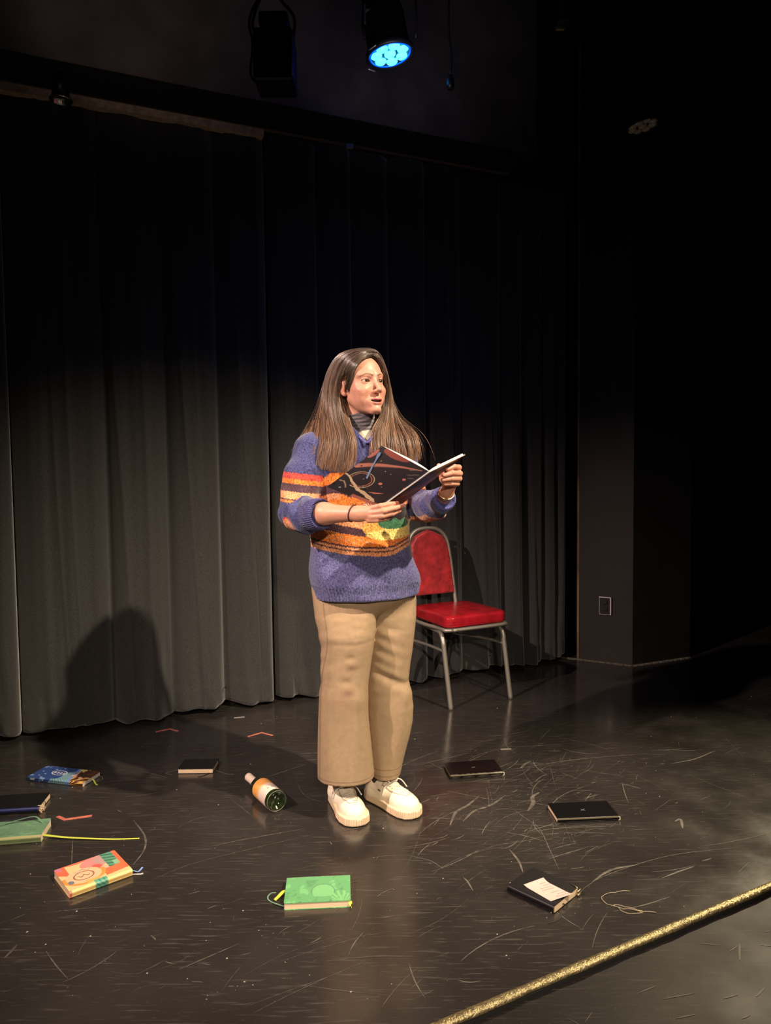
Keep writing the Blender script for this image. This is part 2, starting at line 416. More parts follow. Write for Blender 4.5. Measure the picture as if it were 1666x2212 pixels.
curtain(46, 592, [248, 376, 486], 5, 'wide black velour stage curtain left of the standing person, lit grey', ridges=((160, .030, .007), (187, .024, .007), (290, .034, .008), (328, .01, .003), (432, .034, .008), (452, .02, .003), (555, .036, .007), (572, .0, .004)))
curtain(596, 1220, [700, 772, 850, 925, 1000, 1084, 1128, 1170, 1198], 9, 'dark black stage curtain behind the standing person and the red chair', ridges=((640, .03, .006), (945, .02, .005), (985, .03, .006), (1070, .03, .006), (1150, .03, .006)))

# ------------------------------------------------------------------ scuffs on the stage floor
M_scuff = mat('pale_scuff', (0.10, 0.09, 0.075), 0.55, noise=(45, 0.6, (1, 1, 1)))
def ribbon_flat(pts, w0, z, taper=True):
    pts = np.asarray(pts, float); n = len(pts); T = np.gradient(pts[:, :2], axis=0); T /= np.linalg.norm(T, axis=1)[:, None] + 1e-9
    N = np.stack([-T[:, 1], T[:, 0]], 1); V = []; F = []
    for i in range(n):
        ww = w0 * (math.sin(math.pi * (i + .35) / (n - 1 + .7)) ** 0.6 if taper else 1) / 2
        V.append((pts[i, 0] + N[i, 0] * ww, pts[i, 1] + N[i, 1] * ww, z)); V.append((pts[i, 0] - N[i, 0] * ww, pts[i, 1] - N[i, 1] * ww, z))
    for i in range(n - 1): F.append((2 * i, 2 * i + 1, 2 * i + 3, 2 * i + 2))
    return V, F
parts = []; rs = random.Random(21)
def scuff_px(pp, w_, n=14):
    q = [FL(x, y) for x, y in pp]; s = spline(q, n) if len(q) > 2 else np.array([q[0] + (q[1] - q[0]) * t for t in np.linspace(0, 1, n)])
    parts.append(ribbon_flat(s, w_, 0.0006 + rs.random() * 0.0004))
for a in [([(288, 1772), (312, 1805), (312, 1835), (288, 1868)], .007),
          ([(972, 1783), (985, 1755), (1010, 1740), (1035, 1720)], .012), ([(1000, 1775), (1025, 1752), (1060, 1740), (1092, 1718)], .012),
          ([(1140, 1752), (1152, 1735), (1150, 1722), (1165, 1712)], .016), ([(1125, 1660), (1135, 1650), (1148, 1644)], .012),
          ([(1100, 1742), (1135, 1768), (1165, 1790), (1185, 1830), (1208, 1880)], .003), ([(1280, 1905), (1320, 1880), (1378, 1868)], .009), ([(1036, 1593), (1090, 1588), (1151, 1578)], .003), ([(1001, 1650), (1040, 1628), (1098, 1617)], .003), ([(1060, 1826), (1120, 1820), (1195, 1801)], .002), ([(1336, 1692), (1360, 1697), (1385, 1704)], .004), ([(1261, 1726), (1276, 1721), (1292, 1717)], .005), ([(1184, 1856), (1230, 1842), (1270, 1830)], .004), ([(1001, 1790), (1040, 1792), (1076, 1796)], .003),
          ([(1100, 1835), (1120, 1860), (1130, 1885)], .008), ([(930, 1665), (1000, 1650), (1060, 1622), (1078, 1618)], .004),
          ([(1430, 1897), (1475, 1880), (1500, 1872)], .006), ([(1085, 1665), (1150, 1655), (1250, 1640), (1400, 1628)], .004),
          ([(1450, 1650), (1500, 1640), (1545, 1622)], .006), ([(1458, 1775), (1470, 1770), (1475, 1790)], .010),
          ([(925, 1645), (955, 1660), (985, 1640)], .003), ([(880, 1848), (930, 1860), (960, 1880)], .003), ([(560, 1560), (600, 1552), (640, 1552)], .004),
          ([(575, 1680), (610, 1668), (660, 1652)], .007), ([(380, 1685), (330, 1672), (300, 1668)], .003), ([(100, 1650), (125, 1640), (143, 1634)], .003),
          ([(270, 1722), (310, 1718), (345, 1712)], .004), ([(200, 1700), (240, 1688), (320, 1684)], .003), ([(450, 1830), (520, 1815), (660, 1790)], .004),
          ([(10, 2070), (25, 2055), (38, 2040)], .008), ([(640, 1690), (660, 1720), (700, 1735)], .003), ([(1000, 1895), (1010, 1905), (1022, 1925)], .006),
          ([(330, 1900), (420, 1865), (560, 1830), (690, 1800)], .002), ([(380, 1790), (430, 1768), (500, 1762)], .002),
          ([(1230, 1955), (1290, 1900), (1440, 1850), (1600, 1830)], .002), ([(1090, 1810), (1200, 1790), (1330, 1785)], .003)]:
    scuff_px(*a)
for _ in range(900):
    if rs.random() < 0.62: px = rs.gauss(1130, 170); py = rs.gauss(1700, 75)
    else: px = rs.uniform(-20, 1690); py = rs.uniform(1560, 2150)
    if py < 1560 or py > 2190: continue
    c = FL(px, py)
    if (c - E1) @ en > -0.08: continue
    if ((c - C0) @ cn) < 0.15: continue
    L_ = rs.choice([0.012, 0.02, 0.03, 0.05, 0.08, 0.14, 0.26]) * rs.uniform(.6, 1.3)
    an = rs.gauss(0.45, 0.35) if rs.random() < .7 else rs.uniform(0, math.pi)
    bend = rs.gauss(0, 0.22) * L_; pts = []
    for t in np.linspace(-.5, .5, 9):
        pts.append((c[0] + math.cos(an) * t * L_ - math.sin(an) * bend * (t * t), c[1] + math.sin(an) * t * L_ + math.cos(an) * bend * (t * t), 0))
    parts.append(ribbon_flat(pts, rs.choice([.0005, .0007, .0009, .0012, .0018, .0035]), 0.0004 + rs.random() * .0005))
V, F = joinVF(parts)
sc = mesh_np('scuff_marks', V, F, M_scuff, fl, smooth=False); sc['kind'] = 'stuff'; sc['label'] = 'pale scuffs and scratches worn into the black stage'
parts = []
for _ in range(230):
    px = rs.uniform(0, 1666); py = 1470 + 700 * rs.random() ** 1.1; c = FL(px, py)
    if (c - E1) @ en > -0.06 or ((c - C0) @ cn) < 0.12: continue
    r = rs.choice([.0008, .001, .0013, .0018, .0028]); k = 5; a0 = rs.random() * 6
    V = [(c[0] + r * rs.uniform(.6, 1.3) * math.cos(a0 + 6.283 * i / k), c[1] + r * rs.uniform(.6, 1.3) * math.sin(a0 + 6.283 * i / k), .0004) for i in range(k)] + [(c[0], c[1], .0004 + r * .6)]
    parts.append((V, [(i, (i + 1) % k, k) for i in range(k)]))
V, F = joinVF(parts)
sp_ = mesh_np('dust_specks', V, F, mat('dust_crumb', (0.42, 0.37, 0.30), 0.9), fl, smooth=False); sp_['kind'] = 'stuff'; sp_['label'] = 'tiny pale specks of dust and grit'
# audience floor scratches
parts = []
for _ in range(240):
    c = E1 + ed * rs.uniform(-.3, 2.2) + en * rs.uniform(0.05, 0.9)
    L_ = rs.uniform(.01, .09); an = rs.gauss(0.2, .5)
    parts.append(ribbon_flat([(c[0] + math.cos(an) * t * L_, c[1] + math.sin(an) * t * L_, 0) for t in np.linspace(-.5, .5, 4)], rs.uniform(.001, .005), -0.0152))
V, F = joinVF(parts)
o = mesh_np('scuff_marks', V, F, mat('floor_scuff', (0.075, 0.062, 0.056), 0.6), bpy.data.objects['floor.001'], smooth=False); o['kind'] = 'stuff'; o['label'] = 'short scuffs on the lower audience floor'

# ------------------------------------------------------------------ hanging fixtures
M_can = mat('black_can', (0.007, 0.007, 0.009), 0.42, bump=(80, 0.2, 0.001))
M_lensblue = mat('lit_blue_lens', (0.1, 0.6, 1.0), 0.3, emis=((0.04, 0.60, 1.0), 5.0))
M_lensring = mat('glowing_lens_rim', (0.0, 0.1, 0.8), 0.3, emis=((0.0, 0.06, 1.0), 1.6))  # rim's own glow stands in for blue lamplight on the can
M_lensgrey = mat('unlit_lens', (0.62, 0.58, 0.50), 0.5, noise=(60, 0.4))
M_metal = mat('brushed_steel', (0.42, 0.42, 0.42), 0.35, 0.9)
def orient(d):
    return Vector(d).to_track_quat('-Z', 'Y').to_matrix()
def par_can(loc, aim, lit, label, R=0.080, top=3.42, group=None, cells=7):
    e = empty('par_light', loc); tag(e, label, 'stage light', group)
    M3 = np.array(orient(np.array(aim) - np.array(loc)))
    def tr(V): return (np.asarray(V, float) @ M3.T)
    V, F = lathe([(R * .55, 0.20), (R * .8, 0.195), (R * .92, 0.15), (R * .96, 0.02), (R * 1.08, 0.012), (R * 1.10, -0.006), (R * 1.02, -0.008), (R * .95, 0.004), (0.0001, 0.006)], 48)
    V = np.asarray(V)[:, [1, 2, 0]]; mesh_np('housing', tr(V), F, M_can, e)
    V, F = [], []
    cs = [(0, 0)] + [(math.cos(6.283 * k / cells + .35) * R * .62, math.sin(6.283 * k / cells + .35) * R * .62) for k in range(cells)]
    for k, (x, y) in enumerate(cs):
        pr = [(R * .26, 0), (R * .25, .005), (R * .18, .010), (R * .08, .0125), (0.0001, .013)]
        v, f = lathe(pr, 18); v = np.asarray(v)[:, [1, 2, 0]]; v[:, 2] *= -1; v[:, 0] += x; v[:, 1] += y; v[:, 2] += .003
        mesh_np('lens', tr(v), f, M_lensblue if lit else M_lensgrey, e)
    if lit:
        v, f = lathe([(R * .93, .0), (R * .93, -.004), (R * .88, -.004), (R * .88, 0)], 40); v = np.asarray(v)[:, [1, 2, 0]]
        mesh_np('rim', tr(v), f, M_lensring, e)
        M_clip = mat('blue_lit_clip', (.5, .5, .55), .4, .6)
        for ax, ay in ((-.86, -.98), (.90, -.70)):
            c_ = np.array([ax, ay]) / math.hypot(ax, ay) * R * 1.22; t_ = np.array([-c_[1], c_[0]]) / np.linalg.norm(c_)
            V, F = tube([(c_[0] + t_[0] * s_, c_[1] + t_[1] * s_, -.006) for s_ in (-.018, -.006, .006, .018)], .0026, 6)
            mesh_np('rim_clip', tr(V), F, M_clip, e)
    h = top - loc[2]
    yk = [(-R * 1.15, 0, 0.06), (-R * 1.2, 0, .14), (-R * .9, 0, h * .62), (0, 0, h * .70), (R * .9, 0, h * .62), (R * 1.2, 0, .14), (R * 1.15, 0, .06)]
    V, F = tube(spline(yk, 30), .008, 6, .5); mesh_np('yoke', V, F, M_can, e)
    bm = bmesh.new(); bm_box(bm, (0, 0, h * .70 + .03), (.05, .035, .07), bevel=.004); bm_box(bm, (0, 0, h * .70 + .09), (.03, .07, .06), bevel=.004)
    bm_obj('clamp', bm, M_can, e)
    return e
pl = P(842, 118, 2.95)
par_can(pl, pl + np.array([.17, -.01, -1.0]), True, 'lit blue LED stage lamp hanging above the person, eight round glowing lenses', R=.086, top=pl[2] + .62)
bl = bpy.data.lights.new('blue_lamp', 'SPOT'); bl.energy = 6.0; bl.color = (0.05, 0.18, 1.0); bl.spot_size = math.radians(150); bl.spot_blend = 1.0; bl.shadow_soft_size = .07
bo = bpy.data.objects.new('blue_lamp', bl); COL.objects.link(bo); bo.location = pl + np.array([0.0, -0.045, -0.03])
bo.rotation_euler = (Vector((0.1, 3.6, 0.4)) - bo.location).to_track_quat('-Z', 'Y').to_euler()
bp2 = bpy.data.lights.new('blue_spill', 'POINT'); bp2.energy = 0.35; bp2.color = (0.03, 0.10, 1.0); bp2.shadow_soft_size = .05
bo2 = bpy.data.objects.new('blue_spill', bp2); COL.objects.link(bo2); bo2.location = pl + np.array([0.0, 0.30, 0.12])
pr_ = P(1388, 272, 3.7)
par_can(pr_, pr_ + np.array([.17, -.04, -1.0]), False, 'unlit grey-faced stage lamp high in the dark on the right', R=.082, top=pr_[2] + .5, cells=8)

def hung(name, loc, label, cat): 
    e = empty(name, loc); tag(e, label, cat); return e
# dark lantern hanging before the bulkhead
q = P(594, 120, 2.95); e = hung('theatre_lantern', q, 'black box-shaped stage lantern hanging in front of the grey bulkhead, left of the blue lamp', 'stage light')
bm = bmesh.new(); bm_box(bm, (0, 0, -.03), (.15, .16, .19), bevel=.012); bm_obj('housing', bm, M_can, e)
bm = bmesh.new(); bm_box(bm, (0, .0, .115), (.11, .10, .05), bevel=.008); bm_obj('bracket', bm, M_can, e)
V, F = joinVF([tube(spline([(-.07, 0, .06), (-.085, 0, .12), (-.06, 0, .2), (-.03, 0, .24)], 14), .006, 6), tube(spline([(.07, 0, .05), (.075, 0, .14), (.03, 0, .2), (.0, 0, .25)], 14), .006, 6)])
mesh_np('yoke', V, F, M_can, e)
V, F = joinVF([tube(spline([(-.065, .02, -.1), (-.10, .02, -.06), (-.09, .02, .05), (-.1, .02, .15), (-.05, .02, .25)], 20), .005, 6)])
mesh_np('cable', V, F, M_can, e)
# hanging cable with plug
q = P(972, 150, 3.0); e = hung('hanging_cable', q, 'thin black cable with plug dangling before the bulkhead, right of blue lamp', 'cable')
V, F = tube(spline([(0, 0, -.03), (.006, 0, .05), (-.004, 0, .15), (.0, 0, .4)], 20), .004, 6); mesh_np('cord', V, F, M_can, e)
V, F = tube([(0, 0, -.075), (0, 0, -.06), (0, 0, -.035), (0, 0, -.02)], [.012, .016, .014, .005], 12); mesh_np('plug', V, F, M_can, e)
# yellow labelled clamp and cables
q = P(1211, 52, 3.3); e = hung('pipe_clamp', q, 'small hook clamp with a yellowed tag hanging high right of the blue lamp', 'clamp')
bm = bmesh.new(); bm_box(bm, (0, 0, 0), (.024, .02, .042), bevel=.003); bm_box(bm, (-.004, -.004, -.02), (.04, .016, .014), bevel=.003); bm_obj('tag', bm, mat('yellowed_tag', (.34, .30, .14), .7, noise=(60, .5)), e)
V, F = joinVF([tube(spline([(0, 0, .02), (.002, 0, .06), (-.002, 0, .12)], 12), .0025, 6), tube(spline([(.012, 0, -.02), (.028, 0, -.01), (.03, 0, .012), (.016, 0, .02)], 12), .003, 6)])
mesh_np('hook', V, F, M_metal, e)
q = P(1180, 60, 3.3); e = hung('hanging_cable', q, 'long thin grey cable hanging just left of the yellow-tagged clamp', 'cable')
V, F = tube(spline([(0.002, 0, -.08), (-.004, 0, -.03), (0, 0, .01), (.012, 0, .06), (.014, 0, .13)], 26), .0028, 6); mesh_np('cord', V, F, mat('grey_cable', (.05, .055, .06), .6), e)
q = P(1548, 165, 3.6); e = hung('hanging_cable', q, 'faint thin cord hanging in the dark near the upper right corner', 'cable')
V, F = tube(spline([(-.014, 0, -.08), (-.004, 0, 0), (.004, 0, .08), (.006, 0, .3)], 20), .0022, 6); mesh_np('cord', V, F, mat('pale_cord', (.10, .09, .07), .6), e)
# small recessed light with chrome ring under the soffit, and small box
q = P(131, 216, 3.05); e = hung('ceiling_spotlight', q, 'tiny unlit spotlight with a chrome ring under the batten at upper left', 'spotlight')
v, f = lathe([(.036, 0), (.040, .004), (.044, .002), (.044, -.004), (.036, -.004), (.034, .01), (.002, .012)], 36); v = np.asarray(v)[:, [1, 2, 0]]
mesh_np('ring', v, f, mat('chrome_ring', (.55, .55, .55), .15, 1.0), e)
bm = bmesh.new(); bmesh.ops.create_cone(bm, cap_ends=True, segments=28, radius1=.034, radius2=.028, depth=.09, matrix=Matrix.Translation((0, 0, .056))); bm_obj('housing', bm, M_can, e, True)
q = P(755, 316, 3.5); e = hung('junction_box', q, 'tiny pale box under the bulkhead above the person', 'box')
bm = bmesh.new(); bm_box(bm, (0, 0, 0), (.034, .02, .020), bevel=.003); bm_box(bm, (.008, -.008, -.006), (.010, .012, .012), bevel=.002); bm_obj('casing', bm, mat('pale_casing', (.24, .22, .19), .6), e)
V, F = tube([(0, 0, .008), (0, 0, .03), (0, .0, .06)], .003, 6); mesh_np('stem', V, F, M_black, e)
# grey bracket beside the lamp
q = P(793, 30, 2.9); e = hung('metal_bracket', q, 'small grey metal bracket above and left of the lit blue lamp', 'bracket')
bm = bmesh.new(); bm_box(bm, (-.010, 0, 0), (.006, .02, .065), bevel=.001); bm_box(bm, (.004, 0, .012), (.026, .02, .006), bevel=.001); bm_box(bm, (.016, 0, .03), (.006, .02, .05), bevel=.001)
bm_obj('plate', bm, mat('dull_bracket', (.10, .10, .11), .5, .4), e)
# lighting pipe
pv0 = np.array([-1.7, 2.25, pl[2] + .60]); pv1 = np.array([2.9, 4.0, pl[2] + .60]);
V, F = tube([pv0, pv1], .024, 20); o = mesh_np('lighting_pipe', V - np.array(pv0) if False else V, F, M_can); tag(o, 'black steel pipe above the frame that carries the stage lamps', 'pipe')

# ------------------------------------------------------------------ socket on the pier
u = (pb - pa) / np.linalg.norm(pb - pa); nrm = np.array([u[1], -u[0], 0])
dd = ray(1308, 1308); tt = np.linalg.solve(np.array([[dd[0], -u[0]], [dd[1], -u[1]]]), (pa - CAM)[:2])
q = CAM + dd * tt[0] + nrm * .002
e = empty('wall_socket', q, math.atan2(u[1], u[0])); tag(e, 'small dark socket with shiny metal frame low on the black pier', 'socket')
bm = bmesh.new(); bm_box(bm, (0, -.004, 0), (.078, .008, .115), bevel=.002); bm_obj('plate', bm, M_black, e)
bm = bmesh.new()
bm_box(bm, (0, -.012, .055), (.074, .010, .006)); bm_box(bm, (.036, -.012, 0), (.007, .010, .112)); bm_box(bm, (-.036, -.008, 0), (.002, .003, .112)); bm_box(bm, (0, -.008, -.055), (.074, .003, .002))
bm_obj('frame', bm, mat('socket_chrome', (.75, .68, .66), .45, .6), e)
for zz in (.022, -.022):
    bm = bmesh.new(); bm_box(bm, (0, -.012, zz), (.026, .008, .022), bevel=.002); bm_obj('outlet', bm, M_black, e)

# ================================================================== BOOKS ON THE STAGE
def lin(r, g, b):
    f = lambda c: (c / 255 / 12.92) if c <= 10 else ((c / 255 + 0.055) / 1.055) ** 2.4
    return np.array([f(r), f(g), f(b)])
M_cover = mat('printed_cover', attr=True, rough=0.42, bump=(300, 0.08, 0.001))
M_velvet = mat('green_embossed_cover', attr=True, rough=0.75, sheen=0.5, bump=(120, 0.5, 0.002))
M_blackcover = mat('black_leatherette', attr=True, rough=0.38, bump=(700, 0.3, 0.0006))
def page_mat(name, c): return mat(name, c, 0.8, noise=(8, 0.12, (1, 1, 140)), bump=(8, 0.5, 0.0008, (1, 1, 160)))
M_pages = page_mat('cream_page_edges', (0.86, 0.66, 0.44)); M_pages_w = page_mat('white_page_edges', (0.80, 0.74, 0.66))
def blob(x, y, cx, cy, rx, ry, a=0.0):
    c, s = math.cos(a), math.sin(a); dx = x - cx; dy = y - cy
    return ((dx * c + dy * s) / rx) ** 2 + ((-dx * s + dy * c) / ry) ** 2
def pnoise(x, y, seed=0):
    r = np.random.default_rng(seed); o = np.zeros_like(x)
    for f in (3, 6, 12, 24):
        for _ in range(4):
            a = r.uniform(0, 6.283); o += np.sin((x * math.cos(a) + y * math.sin(a)) * f * 2.1 + r.uniform(0, 6.283)) / (f ** 0.6) * 0.35
    return o
def notebook(label, A, ex, L, D, T, colf, m_cover, m_pages=None, board=0.0017, group='notebooks scattered on the stage floor', soft=False, lift=0.0):
    """spine runs A -> A+ex*L on the floor; the block extends to the left of ex. colf(x/L, y/D, side) with side 0 top, 1 spine, 2 rest."""
    ang = math.atan2(ex[1], ex[0]); e = empty('notebook', (A[0], A[1], lift), ang); tag(e, label, 'notebook', group)
    n1 = 150; prof = []      # (y, z, side)
    rr = T * 0.32
    for y in np.linspace(D, rr, 96): prof.append((y, T, 0))
    for a in np.linspace(math.pi / 2, math.pi, 9)[1:]: prof.append((rr + rr * math.cos(a), T - rr + rr * math.sin(a), 1))
    for z in np.linspace(T - rr, rr, 10)[1:]: prof.append((0, z, 1))
    for a in np.linspace(math.pi, 1.5 * math.pi, 9)[1:]: prof.append((rr + rr * math.cos(a), rr + rr * math.sin(a), 1))
    for y in np.linspace(rr, D, 10)[1:]: prof.append((y, 0.0, 2))
    pr = np.array([(a, b) for a, b, _ in prof]); sd = np.array([c for _, _, c in prof])
    tg = np.gradient(pr, axis=0); tg /= np.linalg.norm(tg, axis=1)[:, None]; nin = np.stack([-tg[:, 1], tg[:, 0]], 1)
    # outward/inward: moving from top fore-edge to spine to bottom; inner side is +nin
    inn = pr + nin * board
    m = len(pr); X = np.linspace(0, L, n1); V = []; Cc = []
    cr = 0.006
    for xi, x in enumerate(X):
        for k in range(m):
            y, z = pr[k]; yy = y
            ex_ = min(x, L - x)
            if sd[k] != 1 and ex_ < cr: yy = min(y, D - (cr - math.sqrt(max(cr * cr - (cr - ex_) ** 2, 0))))
            zz = z + (0.0012 * math.sin(x * 40 + y * 30) if soft and sd[k] == 0 else 0)
            V.append((x, yy, zz))
    outer = len(V)
    for xi, x in enumerate(X):
        for k in range(m): 
            y, z = inn[k]; V.append((x, min(y, V[xi * m + k][1]), z))
    V = np.array(V); idx = np.arange(n1 * m).reshape(n1, m)
    q1 = np.stack([idx[:-1, :-1], idx[1:, :-1], idx[1:, 1:], idx[:-1, 1:]], -1).reshape(-1, 4)
    q2 = q1[:, ::-1] + outer
    def rim(a): return np.stack([a[:-1], a[1:], a[1:] + outer, a[:-1] + outer], 1)
    Fq = np.vstack([q1, q2, rim(idx[0]), rim(idx[-1])[:, ::-1], rim(idx[:, 0])[:, ::-1], rim(idx[:, -1])])
    u = V[:, 0] / L; v = V[:, 1] / D; side = np.concatenate([np.tile(sd, n1)] * 2)
    zz = V[:, 2] / T
    mesh_np('cover', V, Fq, m_cover, e, col=colf(u, v, zz, side), smooth=False)
    bm = bmesh.new(); g = 0.0018
    bm_box(bm, (L / 2, (D - g + T * .33) / 2, T / 2), (L - 2 * g, D - g - T * .33, T - 2 * board - .0003))
    bm_obj('page_block', bm, m_pages or M_pages, e)
    e['_d'] = (L, D, T)
    return e
def loc_ribbon(e, name, pts, wd, m, th=0.0006, label=None, zup=True):
    s = spline(pts, 40); V = []; F = []; Tn = np.gradient(s, axis=0); Tn /= np.linalg.norm(Tn, axis=1)[:, None]
    wd = np.broadcast_to(np.asarray(wd if np.ndim(wd) else [wd] * 40, float), (40,))
    for i in range(40):
        n_ = np.cross(Tn[i], (0, 0, 1)) if zup else np.cross(Tn[i], (0, 1, 0)); n_ /= np.linalg.norm(n_) + 1e-9; up = np.cross(n_, Tn[i])
        for a, b in ((-1, 0), (1, 0), (1, 1), (-1, 1)): V.append(s[i] + n_ * a * wd[i] / 2 + up * b * th)
    for i in range(39):
        for q in range(4): F.append((i * 4 + q, i * 4 + (q + 1) % 4, i * 4 + 4 + (q + 1) % 4, i * 4 + 4 + q))
    F += [(0, 1, 2, 3), tuple(range(156, 160))[::-1]]
    o = mesh_np(name, V, F, m, e, smooth=False)
    if label: o['label'] = label
    return o
def to_local(e, p):
    M = Matrix.Translation(e.location) @ e.rotation_euler.to_matrix().to_4x4(); return np.array(M.inverted() @ Vector([float(v) for v in p]))
def unit(v): v = np.array(v, float); v[2] = 0; return v / np.linalg.norm(v)
M_lime = mat('lime_ribbon', (0.62, 0.72, 0.06), 0.45, sheen=.3); M_sky = mat('sky_blue_ribbon', (0.25, 0.42, 0.80), 0.5)
M_grn = mat('green_elastic', (0.16, 0.30, 0.20), 0.6); M_whiter = mat('white_ribbon', (0.62, 0.56, 0.52), 0.6); M_elast = mat('grey_elastic', (0.13, .12, .11), .6)
M_blkr = mat('black_elastic', (0.012, .012, .012), .5)
def put(c, mask, v): c[mask] = v

# 1 blue patterned
A, B, Cc_ = FL(60, 1687), FL(178, 1701), FL(231, 1679)
L_ = np.linalg.norm(B - A); D_ = np.linalg.norm(Cc_ - B)
def col_blue(u, v, z, sd):
    s = np.where(sd == 1, -0.10 * (1 - z), v * .9 + .02)        # unrolled across spine and top
    c = np.tile(lin(52, 78, 140), (len(u), 1)); n = pnoise(u * 1.5, s * 1.2, 4)
    put(c, n > .42, lin(88, 120, 180)); put(c, (n > .50) & (u < .5), lin(125, 160, 205))
    edge = u - (.42 + .28 * s + .05 * np.sin(s * 9))
    put(c, edge > 0, lin(120, 165, 190)); st = np.sin((u * 1.0 + s * .8) * 58)
    put(c, (edge > .02) & (edge < .26) & (st > .15), lin(70, 100, 95)); put(c, (edge > .02) & (edge < .26) & (st > .8), lin(160, 195, 190))
    e2 = u - (.76 - .10 * s); put(c, e2 > -.06, lin(120, 150, 205)); put(c, e2 > 0, lin(92, 60, 40))
    st2 = np.sin(np.arctan2(s + .1, u - .74) * 17 + u * 8); put(c, (e2 > 0) & (st2 > .35), lin(225, 175, 95)); put(c, (e2 > 0.02) & (s > .4) & (n > -.1), lin(72, 50, 45))
    put(c, (blob(u, s, .86, .30, .035, .09, .4) < 1) | (blob(u, s, .70, .45, .04, .08, -.3) < 1), lin(235, 190, 165)); put(c, blob(u, s, .72, .86, .06, .09) < 1, lin(205, 195, 120))
    b_ = blob(u, s, .40, .50, .135, .17); put(c, (b_ < 1), lin(230, 232, 240)); put(c, b_ < .74, lin(52, 72, 130)); put(c, (b_ < .5) & (np.sin(u * 120) > .1) & (np.abs(s - .5) < .06), lin(225, 225, 240))
    put(c, blob(u, s, .27, -.05, .012, .014) < 1, lin(240, 240, 245))
    m = (sd == 1) & (u > .045) & (u < .13) & (z > .35) & (z < .68); put(c, m & ((np.sin((u - .045) * 220) > -.35) | (z > .56)), lin(240, 240, 240))
    for cx, cy in ((.14, .2), (.2, .33), (.1, .5), (.27, .72), (.22, .1)): put(c, blob(u, s, cx, cy, .02, .025) < 1, lin(150, 180, 220))
    put(c, sd == 2, lin(60, 70, 110)); return c
e = notebook('blue and brown patterned notebook with a white oval badge, left rear', A, unit(B - A), L_, D_, .019, col_blue, M_cover, M_pages_w)
loc_ribbon(e, 'ribbon', [(L_ - .005, D_ * .55, .010), (L_ + .008, D_ * .50, .008), (L_ + .03, D_ * .36, .001), (L_ + .045, D_ * .28, .0008)], .006, M_lime, label='yellow-green ribbon marker')
loc_ribbon(e, 'elastic_band', [(L_ - .004, D_ - .012, .004), (L_ + .016, D_ - .012, .002), (L_ + .032, D_ - .035, .001), (L_ + .022, D_ - .055, .001)], .004, M_elast)

# 2 dark blue-edged notebook, cut by frame at left
A, B = FL(-62, 1766), FL(84, 1757)
def col_navy(u, v, z, sd):
    c = np.tile(lin(22, 22, 24), (len(u), 1)); put(c, (sd == 1) & (z > .45), lin(45, 52, 105)); put(c, (sd == 0) & (v < .03), lin(55, 62, 120)); return c
L_ = np.linalg.norm(B - A)
e = notebook('black notebook with blue spine edge, cut by the left picture edge', A, unit(B - A), L_, .13, .022, col_navy, M_blackcover)
def tuft(e, p, n, r, m, name, label=None):
    pts = []; rg = random.Random(5)
    for _ in range(n):
        q = [(p[0] + rg.uniform(-r, r) * t, p[1] + rg.uniform(-r, r) * t, max(.0005, p[2] + rg.uniform(-r, r) * t)) for t in (.3, 1, 1.4)]
        pts.append(tube(spline(q, 6), .0012, 4))
    V, F = joinVF(pts); o = mesh_np(name, V, F, m, e)
    if label: o['label'] = label
    o['kind'] = 'stuff'
tuft(e, (L_ + .006, .012, .012), 16, .010, mat('cream_thread', (.8, .6, .4), .7), 'frayed_edge', 'frayed cream threads at the corner')
loc_ribbon(e, 'elastic_band', [(L_ - .01, .05, .0225), (L_ + .003, .055, .02), (L_ + .009, .04, .010), (L_ + .005, .02, .004)], .002, M_blkr)

# 3 green notebook at left edge with long lime ribbon
A, B = FL(-95, 1836), FL(88, 1821)
def col_green(u, v, z, sd):
    c = np.tile(lin(70, 128, 84), (len(u), 1)); n = pnoise(u * 2, v * 1.5, 8); 
    put(c, n > .35, lin(86, 146, 98)); put(c, n < -.5, lin(58, 112, 74)); put(c, (sd == 1), lin(118, 140, 88)); put(c, (sd == 1) & (z > .8), lin(160, 160, 110)); return c
L_ = np.linalg.norm(B - A)
e = notebook('green velvety notebook at the left picture edge with a long lime ribbon', A, unit(B - A), L_, .125, .026, col_green, M_velvet, soft=True)
rp = [to_local(e, FL(*q)) for q in ((90, 1810), (140, 1813), (200, 1814), (250, 1814), (301, 1812))]
rp = [(L_ - .01, rp[0][1] + .0, .014)] + [(a, b, .0012 + .010 * (1 - i / 4) ** 2) for i, (a, b, _) in enumerate(rp)]
loc_ribbon(e, 'ribbon', rp, np.linspace(.011, .007, 40), M_lime, label='long lime ribbon marker')
loc_ribbon(e, 'elastic_band', [(L_ * .35, .09, .0268), (L_ * .62, .112, .036), (L_ * .80, .118, .040), (L_ * .90, .100, .030), (L_ * .93, .09, .0265)], .006, M_grn)

